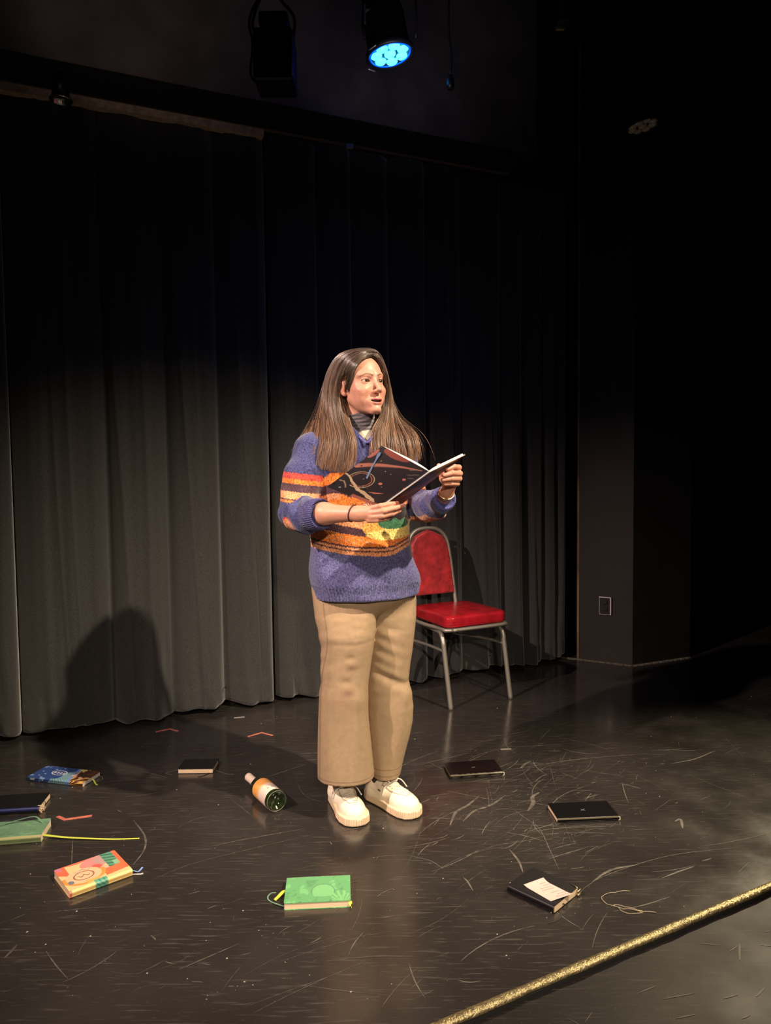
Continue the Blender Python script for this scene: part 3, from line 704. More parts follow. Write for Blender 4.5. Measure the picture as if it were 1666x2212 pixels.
# 4 orange, cream and teal notebook, front left
A, B, C_ = FL(151, 1943), FL(287, 1893), FL(57, 1925)
def col_orange(u, v, z, sd):
    cream = lin(240, 205, 150); c = np.tile(cream, (len(u), 1)); s = v
    put(c, (s > .92 + .25 * np.abs(u - .35)), lin(235, 120, 95)); put(c, (u < .16) & (s > .70 - u), lin(235, 115, 85)); put(c, (u < .10) & (s > .92 - u), lin(205, 125, 150))
    put(c, blob(u, s, .62, .78, .26, .22, .2) < 1, lin(225, 145, 140)); put(c, blob(u, s, .75, .80, .16, .20) < 1, lin(190, 155, 150))
    put(c, blob(u, s, .58, .52, .10, .17) < 1, lin(230, 105, 95)); put(c, blob(u, s, .68, .45, .06, .10) < 1, lin(235, 180, 160))
    put(c, (u > .74) & (s > .35 + .5 * np.abs(u - .85)), lin(95, 155, 125)); put(c, (u > .74) & (s > .35) & (np.sin((s * 2 + u) * 24) > .55), lin(62, 105, 92)); put(c, (u > .78) & (s < .62) & (s > .44) & (np.sin(u * 30) > .1), lin(140, 190, 150))
    band = s - (.26 + .12 * (u - .6)); put(c, (u > .62) & (np.abs(band) < .13), lin(240, 120, 80)); put(c, (u > .93) & (s > .2), lin(240, 115, 80))
    b_ = blob(u, s, .33, .42, .30, .30, -.15); put(c, (b_ < 1.30) & (b_ > .85) & (s < .5), lin(235, 155, 80)); put(c, b_ < .85, lin(235, 195, 155)); put(c, (b_ < 1.3) & (s < .2) & (u > .3), lin(240, 180, 100))
    put(c, (b_ < .30) & (b_ > .22), lin(150, 105, 80)); put(c, (np.abs(s - .42 - .03 * np.sin(u * 60)) < .014) & (np.abs(u - .33) < .09), lin(120, 85, 70))
    put(c, (np.abs(s - .62 - .04 * np.sin(u * 40)) < .02) & (np.abs(u - .36) < .12), lin(190, 160, 140)); put(c, blob(u, s, .10, .30, .045, .07) < 1, lin(120, 130, 140))
    sp = sd == 1; put(c, sp, lin(245, 215, 140)); put(c, (sp | (s < .12)) & (np.abs(u - .50) < .10), lin(110, 175, 145)); put(c, (sp | (s < .10)) & (np.abs(u - .50) < .08) & (np.sin(u * 90 + z * 9) > .5), lin(70, 140, 130))
    put(c, sp & (u < .035), lin(225, 130, 110)); put(c, sd == 2, lin(240, 200, 150)); return c
L_ = np.linalg.norm(B - A); D_ = np.linalg.norm(C_ - A)
e = notebook('cream, orange and teal patterned notebook at front left', A, unit(B - A), L_, D_, .022, col_orange, M_cover)
loc_ribbon(e, 'ribbon', [(L_ - .008, .02, .012), (L_ + .006, .014, .010), (L_ + .022, .012, .002), (L_ + .043, .030, .001)], .006, M_sky, label='sky blue ribbon marker')
loc_ribbon(e, 'elastic_band', [(L_ - .006, .010, .003), (L_ + .010, .002, .002), (L_ + .022, -.006, .0012), (L_ + .030, -.006, .001)], .007, M_whiter, label='white elastic loop')

# 5 green notebook at front centre (page edge towards the camera)
A, B = FL(613, 1967), FL(758, 1960)
D_ = .138; ex = unit(A - B); per = np.array([-ex[1], ex[0], 0])      # body lies to the left of ex, so start at the far side
far0 = B - per * D_
def col_green2(u, v, z, sd):
    c = np.tile(lin(78, 158, 92), (len(u), 1)); n = pnoise(u * 2.2, v * 1.8, 15); put(c, n > .38, lin(98, 178, 108)); put(c, n < -.42, lin(64, 138, 80))
    b_ = blob(u, v, .42, .62, .17, .26); put(c, (b_ < 1) & (v < .8), lin(104, 180, 112)); put(c, (b_ > 1) & (b_ < 1.15) & (v < .7), lin(55, 120, 72))
    th = np.arctan2(v - 1.05, u - .12); put(c, (blob(u, v, .15, .85, .14, .24) < 1) & (np.sin(th * 26) > .2), lin(112, 186, 112)); return c
L_ = np.linalg.norm(B - A)
e = notebook('bright green embossed notebook lying at front centre, cream page edge facing out', far0, ex, L_, D_, .021, col_green2, M_velvet)
loc_ribbon(e, 'ribbon', [(L_ - .006, D_ * .42, .010), (L_ + .006, D_ * .45, .012), (L_ + .020, D_ * .56, .006), (L_ + .030, D_ * .62, .001)], .011, M_lime, label='yellow ribbon marker')
loc_ribbon(e, 'elastic_band', [(L_ - .004, D_ - .012, .004), (L_ + .014, D_ - .022, .004), (L_ + .042, D_ - .045, .002), (L_ + .052, D_ - .068, .001), (L_ + .044, D_ - .088, .001), (L_ + .030, D_ - .090, .001)], .004, M_grn, label='green elastic loop')
loc_ribbon(e, 'ribbon_end', [(.002, D_ - .004, .016), (.001, D_ + .001, .010), (-.001, D_ + .001, .001)], .010, M_lime, label='yellow ribbon end at the corner')

# 6 black notebook with a handwritten slip
A, B, C_ = FL(1096, 1929), FL(1196, 1976), FL(1279, 1950)
def col_black(u, v, z, sd): return np.tile(lin(26, 25, 27), (len(u), 1))
L_ = np.linalg.norm(B - A); D_ = np.linalg.norm(C_ - B)
e = notebook('black notebook at front right with a handwritten pink slip on top', A, unit(B - A), L_, D_, .024, col_black, M_blackcover)
loc_ribbon(e, 'elastic_band', [(L_ - .02, .03, .0008), (L_ + .010, .02, .0010), (L_ + .022, -.012, .001), (L_ + .012, -.045, .001)], .006, M_blkr)
loc_ribbon(e, 'ribbon', [(L_ - .006, .05, .010), (L_ + .006, .055, .006), (L_ + .010, .056, .001)], .005, M_blkr)
V, F = joinVF([tube([(L_ + .004, D_ - .012, .005 + .011 * k), (L_ + .006, D_ - .004, .005 + .011 * k), (L_ + .004, D_ + .004, .006 + .011 * k)], .0036, 8) for k in (0, 1)] + [tube(spline([(L_ + .004, D_ - .01, .024), (L_ - .008, D_ - .006, .027), (L_ - .024, D_ - .002, .025)], 8), .0012, 6)])
o = mesh_np('metal_clasp', V, F, mat('gilt_clasp', (.8, .7, .45), .25, 1.0), e); o['label'] = 'shiny metal clasp'
# the slip: a thing of its own resting on the cover
sl = empty('paper_slip', (e.location.x, e.location.y, .0245), e.rotation_euler.z); tag(sl, 'small pale pink slip with handwriting lying on the front right black notebook', 'paper')
def onbook(px, py): return to_local(e, FL(px, py, .025))[:2]
c4 = [onbook(1131, 1913), onbook(1190, 1947), onbook(1240, 1934), onbook(1174, 1901)]
n = 24; V = []; Cs = []
for i in range(n):
    for j in range(n):
        a, b = i / (n - 1), j / (n - 1); q = (1 - a) * (1 - b) * c4[0] + a * (1 - b) * c4[1] + a * b * c4[2] + (1 - a) * b * c4[3]
        V.append((q[0], q[1], .0008 + .006 * (max(0, a - .8) * 5) ** 2 * b + .005 * (max(0, .25 - a) * 4) ** 2 * b + .003 * (max(0, .2 - a) * 5) ** 2))
idx = np.arange(n * n).reshape(n, n); q_ = np.stack([idx[:-1, :-1], idx[1:, :-1], idx[1:, 1:], idx[:-1, 1:]], -1).reshape(-1, 4)
ps = mesh_np('sheet', V, q_, mat('pale_pink_paper', (.60, .48, .43), .8), sl); ps.modifiers.new('t', 'SOLIDIFY').thickness = .0003
rg = random.Random(3); parts = []
for (a0, b0, b1) in ((.14, .62, .88), (.24, .66, .93), (.36, .34, .90), (.46, .30, .80), (.64, .45, .86), (.76, .60, .92), (.86, .40, .62), (.86, .70, .93)):
    b = b0
    while b < b1:
        wl = rg.uniform(.035, .08); pts = []
        for t in np.linspace(0, 1, 7):
            bb = b + wl * t; aa = a0 + .018 * math.sin(t * 14 + rg.random()); q = (1 - aa) * (1 - bb) * c4[0] + aa * (1 - bb) * c4[1] + aa * bb * c4[2] + (1 - aa) * bb * c4[3]
            pts.append((q[0], q[1], 0))
        zc = .0012 + .006 * (max(0, a0 - .8) * 5) ** 2 * b + .005 * (max(0, .25 - a0) * 4) ** 2 * b + .003 * (max(0, .2 - a0) * 5) ** 2
        parts.append(ribbon_flat(pts, .0007, zc)); b += wl + .02
V, F = joinVF(parts); o = mesh_np('handwriting', V, F, mat('ink', (.16, .11, .11), .6), sl, smooth=False); o['kind'] = 'stuff'

# 7, 8 the two black notebooks behind, spine towards camera
def glyph(e, u0, v0, L, D, T, s):
    parts = []
    for pts in (((-1, -.7), (-.2, -.2), (.5, -.5)), ((-.6, .5), (.1, .1), (.9, .7)), ((.1, .1), (.35, -.2), (.9, -.6))):
        parts.append(ribbon_flat([(L * u0 + s * a, D * v0 + s * b, 0) for a, b in pts], .0022, T + .0003, False))
    V, F = joinVF(parts); o = mesh_np('cover_mark', V, F, mat('grey_print', (.16, .155, .15), .5), e, smooth=False); o['kind'] = 'stuff'
M_shiny = mat('black_gloss_cover', attr=True, rough=0.16, bump=(500, 0.15, 0.0005))
for lab, a_, b_, c_, sheen_ in (('black notebook lying flat at far right, pale page edge at its left end', (1204, 1779), (1337, 1773), .120, 0),
                                ('black notebook with silvery sheen painted on its spine, right of the white shoes', (974, 1684), (1087, 1676), .130, 1)):
    A, B = FL(*a_), FL(*b_); L_ = np.linalg.norm(B - A)
    def col_b(u, v, z, sd, sh=sheen_):
        c = np.tile(lin(20, 19, 20), (len(u), 1))
        if sh: put(c, (sd == 1) & (np.sin(u * 60 + z * 20) + np.sin(u * 23) > .0), lin(78, 76, 70))
        put(c, (sd == 1) & (z > .62) & (z < .92), lin(105, 100, 80)); return c  # spine highlight and sheen painted in as pale colour
    e = notebook(lab, A, unit(B - A), L_, c_, .018, col_b, M_shiny)
    glyph(e, .50, .48, L_, c_, .018, .009)
    V, F = tube([(L_ - .001, -.001, .003), (L_ + .004, -.001, .004), (L_ + .004, -.001, .014), (L_ - .001, -.001, .016)], .0018, 6); mesh_np('elastic_end', V, F, mat('pale_elastic_end', (.6, .55, .45), .5), e)
# 9 dark notebook rear left centre with cream page edge to camera
A, B = FL(384, 1672), FL(460, 1671); ex = unit(A - B); per = np.array([-ex[1], ex[0], 0]); D_ = .11; L_ = np.linalg.norm(B - A)
e = notebook('small black notebook with cream page edge facing out, behind the bottle', B - per * D_, ex, L_, D_, .021, col_black, M_blackcover)
loc_ribbon(e, 'ribbon', [(L_ * .1, D_ - .01, .003), (L_ * .18, D_ + .012, .001), (L_ * .3, D_ + .03, .001), (L_ * .38, D_ + .03, .001)], .004, M_blkr)
loc_ribbon(e, 'elastic_band', [(L_, D_ * .7, .006), (L_ + .03, D_ * .75, .001), (L_ + .05, D_ * .95, .001), (L_ + .02, D_ * 1.1, .001)], .003, M_elast)
loc_ribbon(e, 'bookmark_cord', [(0, D_ * .8, .006), (-.03, D_ * .9, .001), (-.06, D_ * 1.1, .001), (-.09, D_ * 1.15, .001)], .003, M_elast)

# ------------------------------------------------------------------ bottle lying on its side
pb_ = FL(597, 1757); BR = .0405
bc = pb_ + np.array([0.0, .012, 0]); bc[2] = BR
tip = FL(567, 1704, .04)
axd = np.array([tip[0] - bc[0], tip[1] - bc[1], 0]); axd = axd / np.linalg.norm(axd); BL = .30
e = empty('bottle', (bc[0], bc[1], 0), math.atan2(axd[1], axd[0])); tag(e, 'dark green wine bottle on its side with orange and cream label, base facing out', 'bottle')
prof = [(0.0001, .022), (.012, .020), (.024, .012), (.031, .003), (.035, 0), (.0395, .003), (.0402, .010), (.0402, .170), (.039, .182), (.034, .198), (.024, .213), (.0165, .224), (.0148, .235), (.0145, BL - .03)]
prof = [(r * .96, x * .86) for r, x in prof]; BRR = BR
V, F = lathe(prof, 56); V = np.array(V); V[:, 2] += BR - .0006
mesh_np('glass', V, F, mat('dark_green_glass', (.012, .022, .006), .06, spec=.9, coat=.6), e)
nv, nf = lathe([(.0152, .195), (.0158, .20), (.0158, .252), (.0165, .256), (.0165, .266), (.014, .269), (.0001, .270)], 40); nv = np.array(nv); nv[:, 2] += BR
nv[:, 2] -= .002
o = mesh_np('neck_foil', nv, nf, mat('pale_foil', (.82, .66, .55), .4), e); o['label'] = 'pale pink foil over the neck'
V = []; Cq = []; nx, na = 40, 60
for i in range(nx):
    for j in range(na):
        x = .020 + .115 * i / (nx - 1); a = math.radians(-172 + 344 * j / (na - 1)) + math.pi / 2; r = .0393
        V.append((x, r * math.cos(a), r * math.sin(a) + BR - .0006)); t = i / (nx - 1)
        c = lin(236, 214, 200) if t < .50 else lin(240, 170, 92)
        if .5 <= t < .6: c = lin(240, 190, 140)
        if .18 < t < .26 and 1.2 < a < 2.2 and math.sin(a * 70) > -.3: c = lin(140, 110, 95)
        if .36 < t < .40 and 1.2 < a < 2.0: c = lin(190, 160, 150)
        Cq.append(c)
idx = np.arange(nx * na).reshape(nx, na); q_ = np.stack([idx[:-1, :-1], idx[1:, :-1], idx[1:, 1:], idx[:-1, 1:]], -1).reshape(-1, 4)
o = mesh_np('paper_label', V, q_, mat('bottle_label', attr=True, rough=.5), e, col=np.array(Cq)); o.modifiers.new('t', 'SOLIDIFY').thickness = .0003
rv, rf = lathe([(.0365, .0016), (.0378, -.0008), (.0384, .0022)], 56); rv = np.array(rv); rv[:, 2] += BR - .0006
o = mesh_np('base_ring', rv, rf, mat('glass_rim', (.16, .17, .12), .18, spec=.9), e)
for k, (a, b) in enumerate(((.006, -.004), (.010, .010), (-.013, .002), (-.005, -.014), (-.012, -.016), (.002, -.022), (-.020, -.008))):
    pass
for _x in range(26):
    a = 6.283 * _x / 26; bm = bmesh.new(); bmesh.ops.create_uvsphere(bm, u_segments=8, v_segments=6, radius=.0011)
    bmesh.ops.translate(bm, vec=(.0008, .0372 * math.cos(a), .0372 * math.sin(a) + BR - .0006), verts=bm.verts)
    bm_obj('base_dot', bm, bpy.data.materials['glass_rim'], e, True)

# ------------------------------------------------------------------ tape corner marks
M_tape = mat('salmon_tape', (.58, .17, .12), .6, noise=(30, .25))
M_tapew = mat('white_tape', (.38, .35, .32), .6)
def tape(pts, w_, label, m=M_tape, group='red tape corner marks'):
    q = [FL(*a) for a in pts]; o = np.mean(q, 0); e = empty('tape_mark', (o[0], o[1], 0)); tag(e, label, 'tape', group)
    for a, b in zip(q[:-1], q[1:]):
        d = (b - a) / np.linalg.norm(b - a); nn = np.array([-d[1], d[0], 0]) * w_ / 2
        V, F = prism([a - nn - d * w_ * .4, b - nn, b + nn, a + nn - d * w_ * .4], .0003, .0014 if a is q[0] else .0011)
        mesh_np('tape_strip', V, F, m, e, world_parent=True, smooth=False)
tape([(338, 1581), (367, 1575), (385, 1580)], .011, 'salmon red tape corner mark nearest the curtain hem')
tape([(537, 1591), (565, 1583), (589, 1589)], .011, 'salmon red tape corner mark left of the person, before the curtain gap')
tape([(195, 1763), (140, 1771), (124, 1764)], .014, 'salmon red tape corner mark in front of the blue patterned notebook')
tape([(507, 1551), (528, 1549)], .010, 'short white tape scrap on the floor before the curtain', M_tapew, None)
tape([(1083, 1619), (1104, 1618)], .008, 'short pale tape scrap behind the notebook with the painted spine sheen', M_tapew, None)
# thin wire loop at right
q = [FL(*a) for a in ((1361, 1926), (1325, 1930), (1301, 1938), (1305, 1950), (1330, 1961), (1375, 1969), (1388, 1974), (1370, 1976), (1345, 1972), (1335, 1961), (1325, 1958), (1345, 1959), (1385, 1970), (1418, 1973))]
o = np.mean(q, 0); e = empty('thread', (o[0], o[1], 0)); tag(e, 'loose loop of thin pale thread on the floor near the stage edge', 'thread')
V, F = tube([p + np.array([0, 0, .0016 + .003 * abs(math.sin(i * .35))]) for i, p in enumerate(spline(q, 90))], .0009, 5)
mesh_np('strand', V, F, mat('pale_thread', (.40, .34, .22), .5), e, world_parent=True)
kk = FL(1384, 1970) + np.array([0, 0, .003]); V, F = joinVF([tube([kk + np.array([a, b, -.002]), kk, kk + np.array([-a, -b * .5, .002])], .0012, 5) for a, b in ((.006, .004), (-.003, .007), (.007, -.002))])
mesh_np('knot', V, F, mat('knot_thread', (.55, .45, .22), .5), e, world_parent=True)

# ================================================================== RED CHAIR
M_red = mat('red_upholstery', (0.36, 0.016, 0.022), 0.42, noise=(26, 0.38), bump=(60, 0.35, 0.003), sheen=.25)
M_vinyl = mat('red_vinyl', (0.34, 0.010, 0.018), 0.27, noise=(18, 0.25), bump=(25, 0.3, 0.003))
M_frame = mat('grey_steel_frame', (0.36, 0.345, 0.30), 0.42, 0.6)
nf_, rf_ = FL(974, 1533), FL(1103, 1509)
cx_ = unit(rf_ - nf_); cy_ = np.array([-cx_[1], cx_[0], 0]); CW = np.linalg.norm(rf_ - nf_)
e = empty('banquet_chair', nf_ + np.array([0, 0, 0]), math.atan2(cx_[1], cx_[0])); tag(e, 'red upholstered banquet chair with grey steel frame, standing behind the person', 'chair')
# local: x across the front, y to the back
def rbox(name, x0, x1, y0, y1, z0, z1, m, rad, e, puff=.0, warp=None, r3=.014):
    c = np.array([(x0 + x1) / 2, (y0 + y1) / 2, (z0 + z1) / 2]); hs = np.array([(x1 - x0) / 2, (y1 - y0) / 2, (z1 - z0) / 2])
    def f(p):
        q = p - c; a = np.maximum(np.abs(q[:, :2]) - (hs[:2] - rad), 0); d2 = np.linalg.norm(a, axis=1) - rad
        pf = puff * np.clip(1 - (q[:, 0] / hs[0]) ** 2, 0, 1) * np.clip(1 - (q[:, 1] / hs[1]) ** 2, 0, 1)
        dz = np.abs(q[:, 2]) - hs[2] - np.where(q[:, 2] > 0, pf, 0)
        a = np.maximum(np.stack([d2 + r3, dz + r3], 1), 0)
        return np.linalg.norm(a, axis=1) - r3 + np.minimum(np.maximum(d2 + r3, dz + r3), 0)
    V, F = sdf_mesh(f, c - hs - .03, c + hs + .04, .0065)
    if warp: V = warp(V)
    return mesh_np(name, V, F, m, e)
SX0, SX1 = -.020, CW - .012
def wseat(V):
    V = V.copy(); t = np.clip((V[:, 1] + .02) / .42, 0, 1); cxm = CW / 2 - .005
    V[:, 0] = cxm + (V[:, 0] - cxm) * (1 - .08 * t); side = np.clip((.475 - V[:, 2]) / .05, 0, 1)
    near = np.exp(-((V[:, 0] - .03) / .05) ** 2) * np.exp(-((V[:, 1] + .0) / .05) ** 2)
    V[:, 1] += near * .004 * np.sin(V[:, 2] * 420); V[:, 0] += near * .003 * np.sin(V[:, 2] * 420 + 1); return V
rbox('seat', SX0, SX1, .0, .41, .422, .484, M_vinyl, .05, e, .012, wseat, .016)
# frame rail under the seat
ringp = []
for (x, y) in ((SX0 + .04, .005), (CW / 2, .001), (SX1 - .035, .005), (SX1 - .004, .02), (SX1 - .004, .06), (SX1 - .02, .36), (SX0 + .02, .36), (SX0 + .004, .06), (SX0 + .006, .022), (SX0 + .04, .005)): ringp.append((x, y, .413))
V, F = tube(spline(ringp, 80), .011, 4, 1.0); mesh_np('seat_rail', V, F, M_frame, e)
LR = .0125
def leg(pts, name='leg'): 
    V, F = tube(spline(pts, 46), LR, 12); return mesh_np(name, V, F, M_frame, e)
leg([(-.0, -.0, .0), (-.016, .036, .30), (-.018, .042, .345), (-.014, .066, .383), (-.006, .11, .394), (.010, .26, .394), (.020, .34, .394)])
leg([(CW, 0, 0), (CW - .016, .036, .30), (CW - .018, .042, .345), (CW - .020, .066, .383), (CW - .024, .11, .394), (CW - .03, .26, .394), (CW - .04, .34, .394)])
tlt = .30
BX0, BX1 = -.035, CW - .125
bz = lambda z: .345 + (z - .45) * .17 if z > .45 else .345 + (.45 - z) * .30
for x in (BX0, BX1):
    pts = [(x, .47, 0), (x, bz(.2), .2), (x, bz(.40), .40), (x, bz(.46), .46)]
    V, F = tube(spline(pts, 20), .0115, 10); mesh_np('leg', V, F, M_black, e)
arch = [(BX0, bz(.46), .46), (BX0 + .004, bz(.6), .60), (BX0 + .010, bz(.75), .75), (BX0 + .024, bz(.85), .85), (BX0 + .07, bz(.902), .902), ((BX0 + BX1) / 2, bz(.915), .915),
        (BX1 - .07, bz(.902), .902), (BX1 - .024, bz(.85), .85), (BX1 - .010, bz(.75), .75), (BX1 - .004, bz(.6), .60), (BX1, bz(.46), .46)]
sa_ = spline(arch, 90); V, F = tube(sa_, .0115, 12); mesh_np('back_frame', V, F, M_frame, e)
# padded back: filled arch above z .52
mid = (BX0 + BX1) / 2
def backp(p):
    z = p[:, 2]; x = np.abs(p[:, 0] - mid)
    hw = np.interp(z, [.50, .75, .83, .87, .895, .906], [(BX1 - BX0) / 2 - .006, (BX1 - BX0) / 2 - .016, (BX1 - BX0) / 2 - .028, (BX1 - BX0) / 2 - .056, (BX1 - BX0) / 2 - .11, .0])
    d2 = np.maximum(x - hw, np.maximum(.545 - z, z - .906)); y = p[:, 1] - (.345 + (z - .45) * .17)
    dy = np.abs(y) - .020; a = np.maximum(np.stack([d2 + .012, dy + .012], 1), 0)
    return np.linalg.norm(a, axis=1) - .012 + np.minimum(np.maximum(d2 + .012, dy + .012), 0)
V, F = sdf_mesh(backp, (BX0 - .03, .30, .52), (BX1 + .03, .47, .94), .0065); mesh_np('backrest', V, F, M_red, e)
V, F = tube(spline([(-.014, .045, .300), (-.02, .20, .303), (BX0, .388, .300)], 16), .008, 8); mesh_np('stretcher', V, F, M_frame, e)
V, F = tube(spline([(CW - .016, .045, .300), (CW - .05, .20, .303), (BX1, .388, .300)], 16), .008, 8); mesh_np('stretcher', V, F, M_frame, e)

# ================================================================== THE PERSON
f32 = np.float32
M_skin = mat('skin', attr=True, rough=0.47, sss=0.12, noise=(60, .05), bump=(420, 0.10, 0.0006))
M_knit = mat('marled_knit', attr=True, rough=0.9, spec=.2, sheen=.3, noise=(230, 0.62, (1, 1, .7)), bump=(260, 0.8, 0.0025, (1, 1, .7)))
M_chino = mat('khaki_twill', attr=True, rough=0.85, spec=.2, noise=(55, 0.07), bump=(160, 0.25, 0.0012))
M_tee = mat('heather_grey_jersey', attr=True, rough=0.9, noise=(300, .2))
M_hair = mat('brown_hair', attr=True, rough=0.33, spec=.55)
base = FL(800, 1770); PZ = base.copy(); PZ[2] = 0
person = empty('person', PZ); tag(person, 'person with long brown hair in purple and orange sweater, standing and holding an open book', 'person')
SKIN = np.array([.61, .305, .215])
def uv_of(V):        # flat garment coordinates in millimetre-like units measured on the front of the body
    return 833 + V[:, 0] * 632, 1017 + (1.25 - V[:, 2]) * 632

# ---------------------------------------------------------------- head, neck, arms, hands, torso, legs = one body mesh
th, ptc, rl = math.radians(36), math.radians(6), math.radians(2)
HF = np.array([math.sin(th) * math.cos(ptc), -math.cos(th) * math.cos(ptc), math.sin(ptc)])
HL = np.array([math.cos(th), math.sin(th), 0.0]); HUp = np.cross(HL, HF) * -1
if HUp[2] < 0: HUp = -HUp
HL = HL * math.cos(rl) + HUp * math.sin(rl); HUp = np.cross(HF, HL); HUp = HUp if HUp[2] > 0 else -HUp
HO = P(778, 837, 2.63)
HM = np.stack([HL, HF, HUp], 1)           # columns: local x(left) y(forward) z(up)
HS = 0.985
def h2w(q): return HO + (np.asarray(q, float) * HS) @ HM.T
def w2h(p): return ((p - HO) @ HM) / HS
EX, EY, EZ, ER = .0305, .0735, .006, .0122
def head_f(q):
    q = q.astype(f32); x = q[:, 0]; ax = np.abs(x); s = q.copy(); s[:, 0] = ax     # mirrored copy
    d = ell(q, (0, -.006, .036), (.0735, .096, .088))
    d = smin(d, ell(q, (0, .026, -.012), (.0605, .066, .086)), .025)
    d = smin(d, cone(s, (.045, .010, -.046), (.010, .073, -.095), .014, .0145), .024)
    d = smin(d, ell(q, (0, .040, -.060), (.037, .042, .035)), .02)
    d = smin(d, ell(s, (.038, .059, -.024), (.022, .023, .019)), .020)          # cheek
    d = smin(d, ell(s, (.034, .054, -.050), (.021, .022, .024)), .014)
    d = smin(d, ell(q, (0, .087, -.0925), (.014, .011, .012)), .014)             # chin
    d = smin(d, cone(s, (.010, .089, .027), (.046, .070, .026), .0058, .0052), .016)   # brow
    d = smax(d, -ell(s, (EX + .001, .094, .004), (.0165, .0138, .0110)), .012)         # socket
    d = smax(d, -ell(s, (.058, .085, .006), (.012, .014, .018)), .016)
    # nose
    d = smin(d, cone(q, (0, .0865, .018), (0, .1105, -.0275), .0052, .0076), .010)
    d = smin(d, ell(q, (0, .1120, -.0300), (.0078, .0078, .0072)), .006)
    d = smin(d, ell(s, (.0115, .1010, -.0340), (.0052, .0085, .0060)), .009)
    d = smax(d, -ell(s, (.0060, .1065, -.0410), (.0036, .0055, .0032)), .002)
    # eyelids around the eyeballs, with an almond opening
    sh = sph(s, (EX, EY, EZ), ER + .0014)
    sh = np.maximum(sh, -(s[:, 1] - EY + .004))
    dx = (s[:, 0] - EX) / .0145; dz = (s[:, 2] - (EZ - .0002) - .0010 * dx) / np.where(s[:, 2] > EZ, .0060 * np.sqrt(np.clip(1 - .25 * np.abs(dx), 0.3, 1)), .0046)
    op = (np.sqrt(dx * dx + dz * dz) - 1) * .0048
    d = smin(d, sh, .006)
    d = np.where(s[:, 1] > EY, smax(d, -np.maximum(op, sph(s, (EX, EY + .008, EZ), .016)), .0012), d)
    # mouth
    lipu = chain(s, [(0, .0975, -.0603), (.0075, .0965, -.0590), (.020, .0880, -.0595), (.0295, .0755, -.0565)], [.0032, .0038, .0028, .0010], .002)
    lipl = chain(s, [(0, .0955, -.0750), (.010, .0930, -.0738), (.0220, .0845, -.0665), (.0290, .0755, -.0575)], [.0048, .0046, .0030, .001], .002)
    d = smin(d, ell(q, (0, .080, -.066), (.027, .0135, .020)), .014)
    d = smin(d, lipu, .0035); d = smin(d, lipl, .0035)
    d = smax(d, -ell(s - np.stack([0 * ax, 0 * ax, 9.0 * ax ** 2], 1), (0, .094, -.0677), (.0225, .017, .0034)), .0016)
    # smile folds: shallow creases following the surface
    def crease(pl, w_, amp):
        b_ = np.full(len(q), 9.0, f32)
        for (x0, z0), (x1, z1) in zip(pl[:-1], pl[1:]):
            vx, vz = x1 - x0, z1 - z0; t = np.clip(((ax - x0) * vx + (q[:, 2] - z0) * vz) / (vx * vx + vz * vz), 0, 1)
            b_ = np.minimum(b_, np.hypot(ax - x0 - t * vx, q[:, 2] - z0 - t * vz))
        return amp * np.exp(-(b_ / w_) ** 2) * (q[:, 1] > .03)
    d = d + crease([(.0185, -.036), (.0270, -.046), (.0330, -.056)], .0028, .0010) + crease([(.0350, -.050), (.0375, -.062), (.0365, -.076), (.032, -.087)], .0032, .0008)
    d = d - crease([(.038, -.028), (.044, -.036)], .010, .0022) - 0.0
    # neck
    d = smin(d, cone(q, (0, -.028, -.05), (-.010, -.048, -.17), .046, .052), .016)
    # ears
    er = ell(s, (.0745, -.006, .002), (.0075, .0175, .0295)); er = smin(er, sph(s, (.0715, .001, -.026), .0078), .006)
    er = smax(er, -ell(s, (.0840, -.003, .003), (.0075, .010, .0175)), .004)
    d = smin(d, er, .005)
    return d
HV, HQ = sdf_mesh(head_f, (-.095, -.13, -.165), (.095, .135, .14), .0013, 2.6)
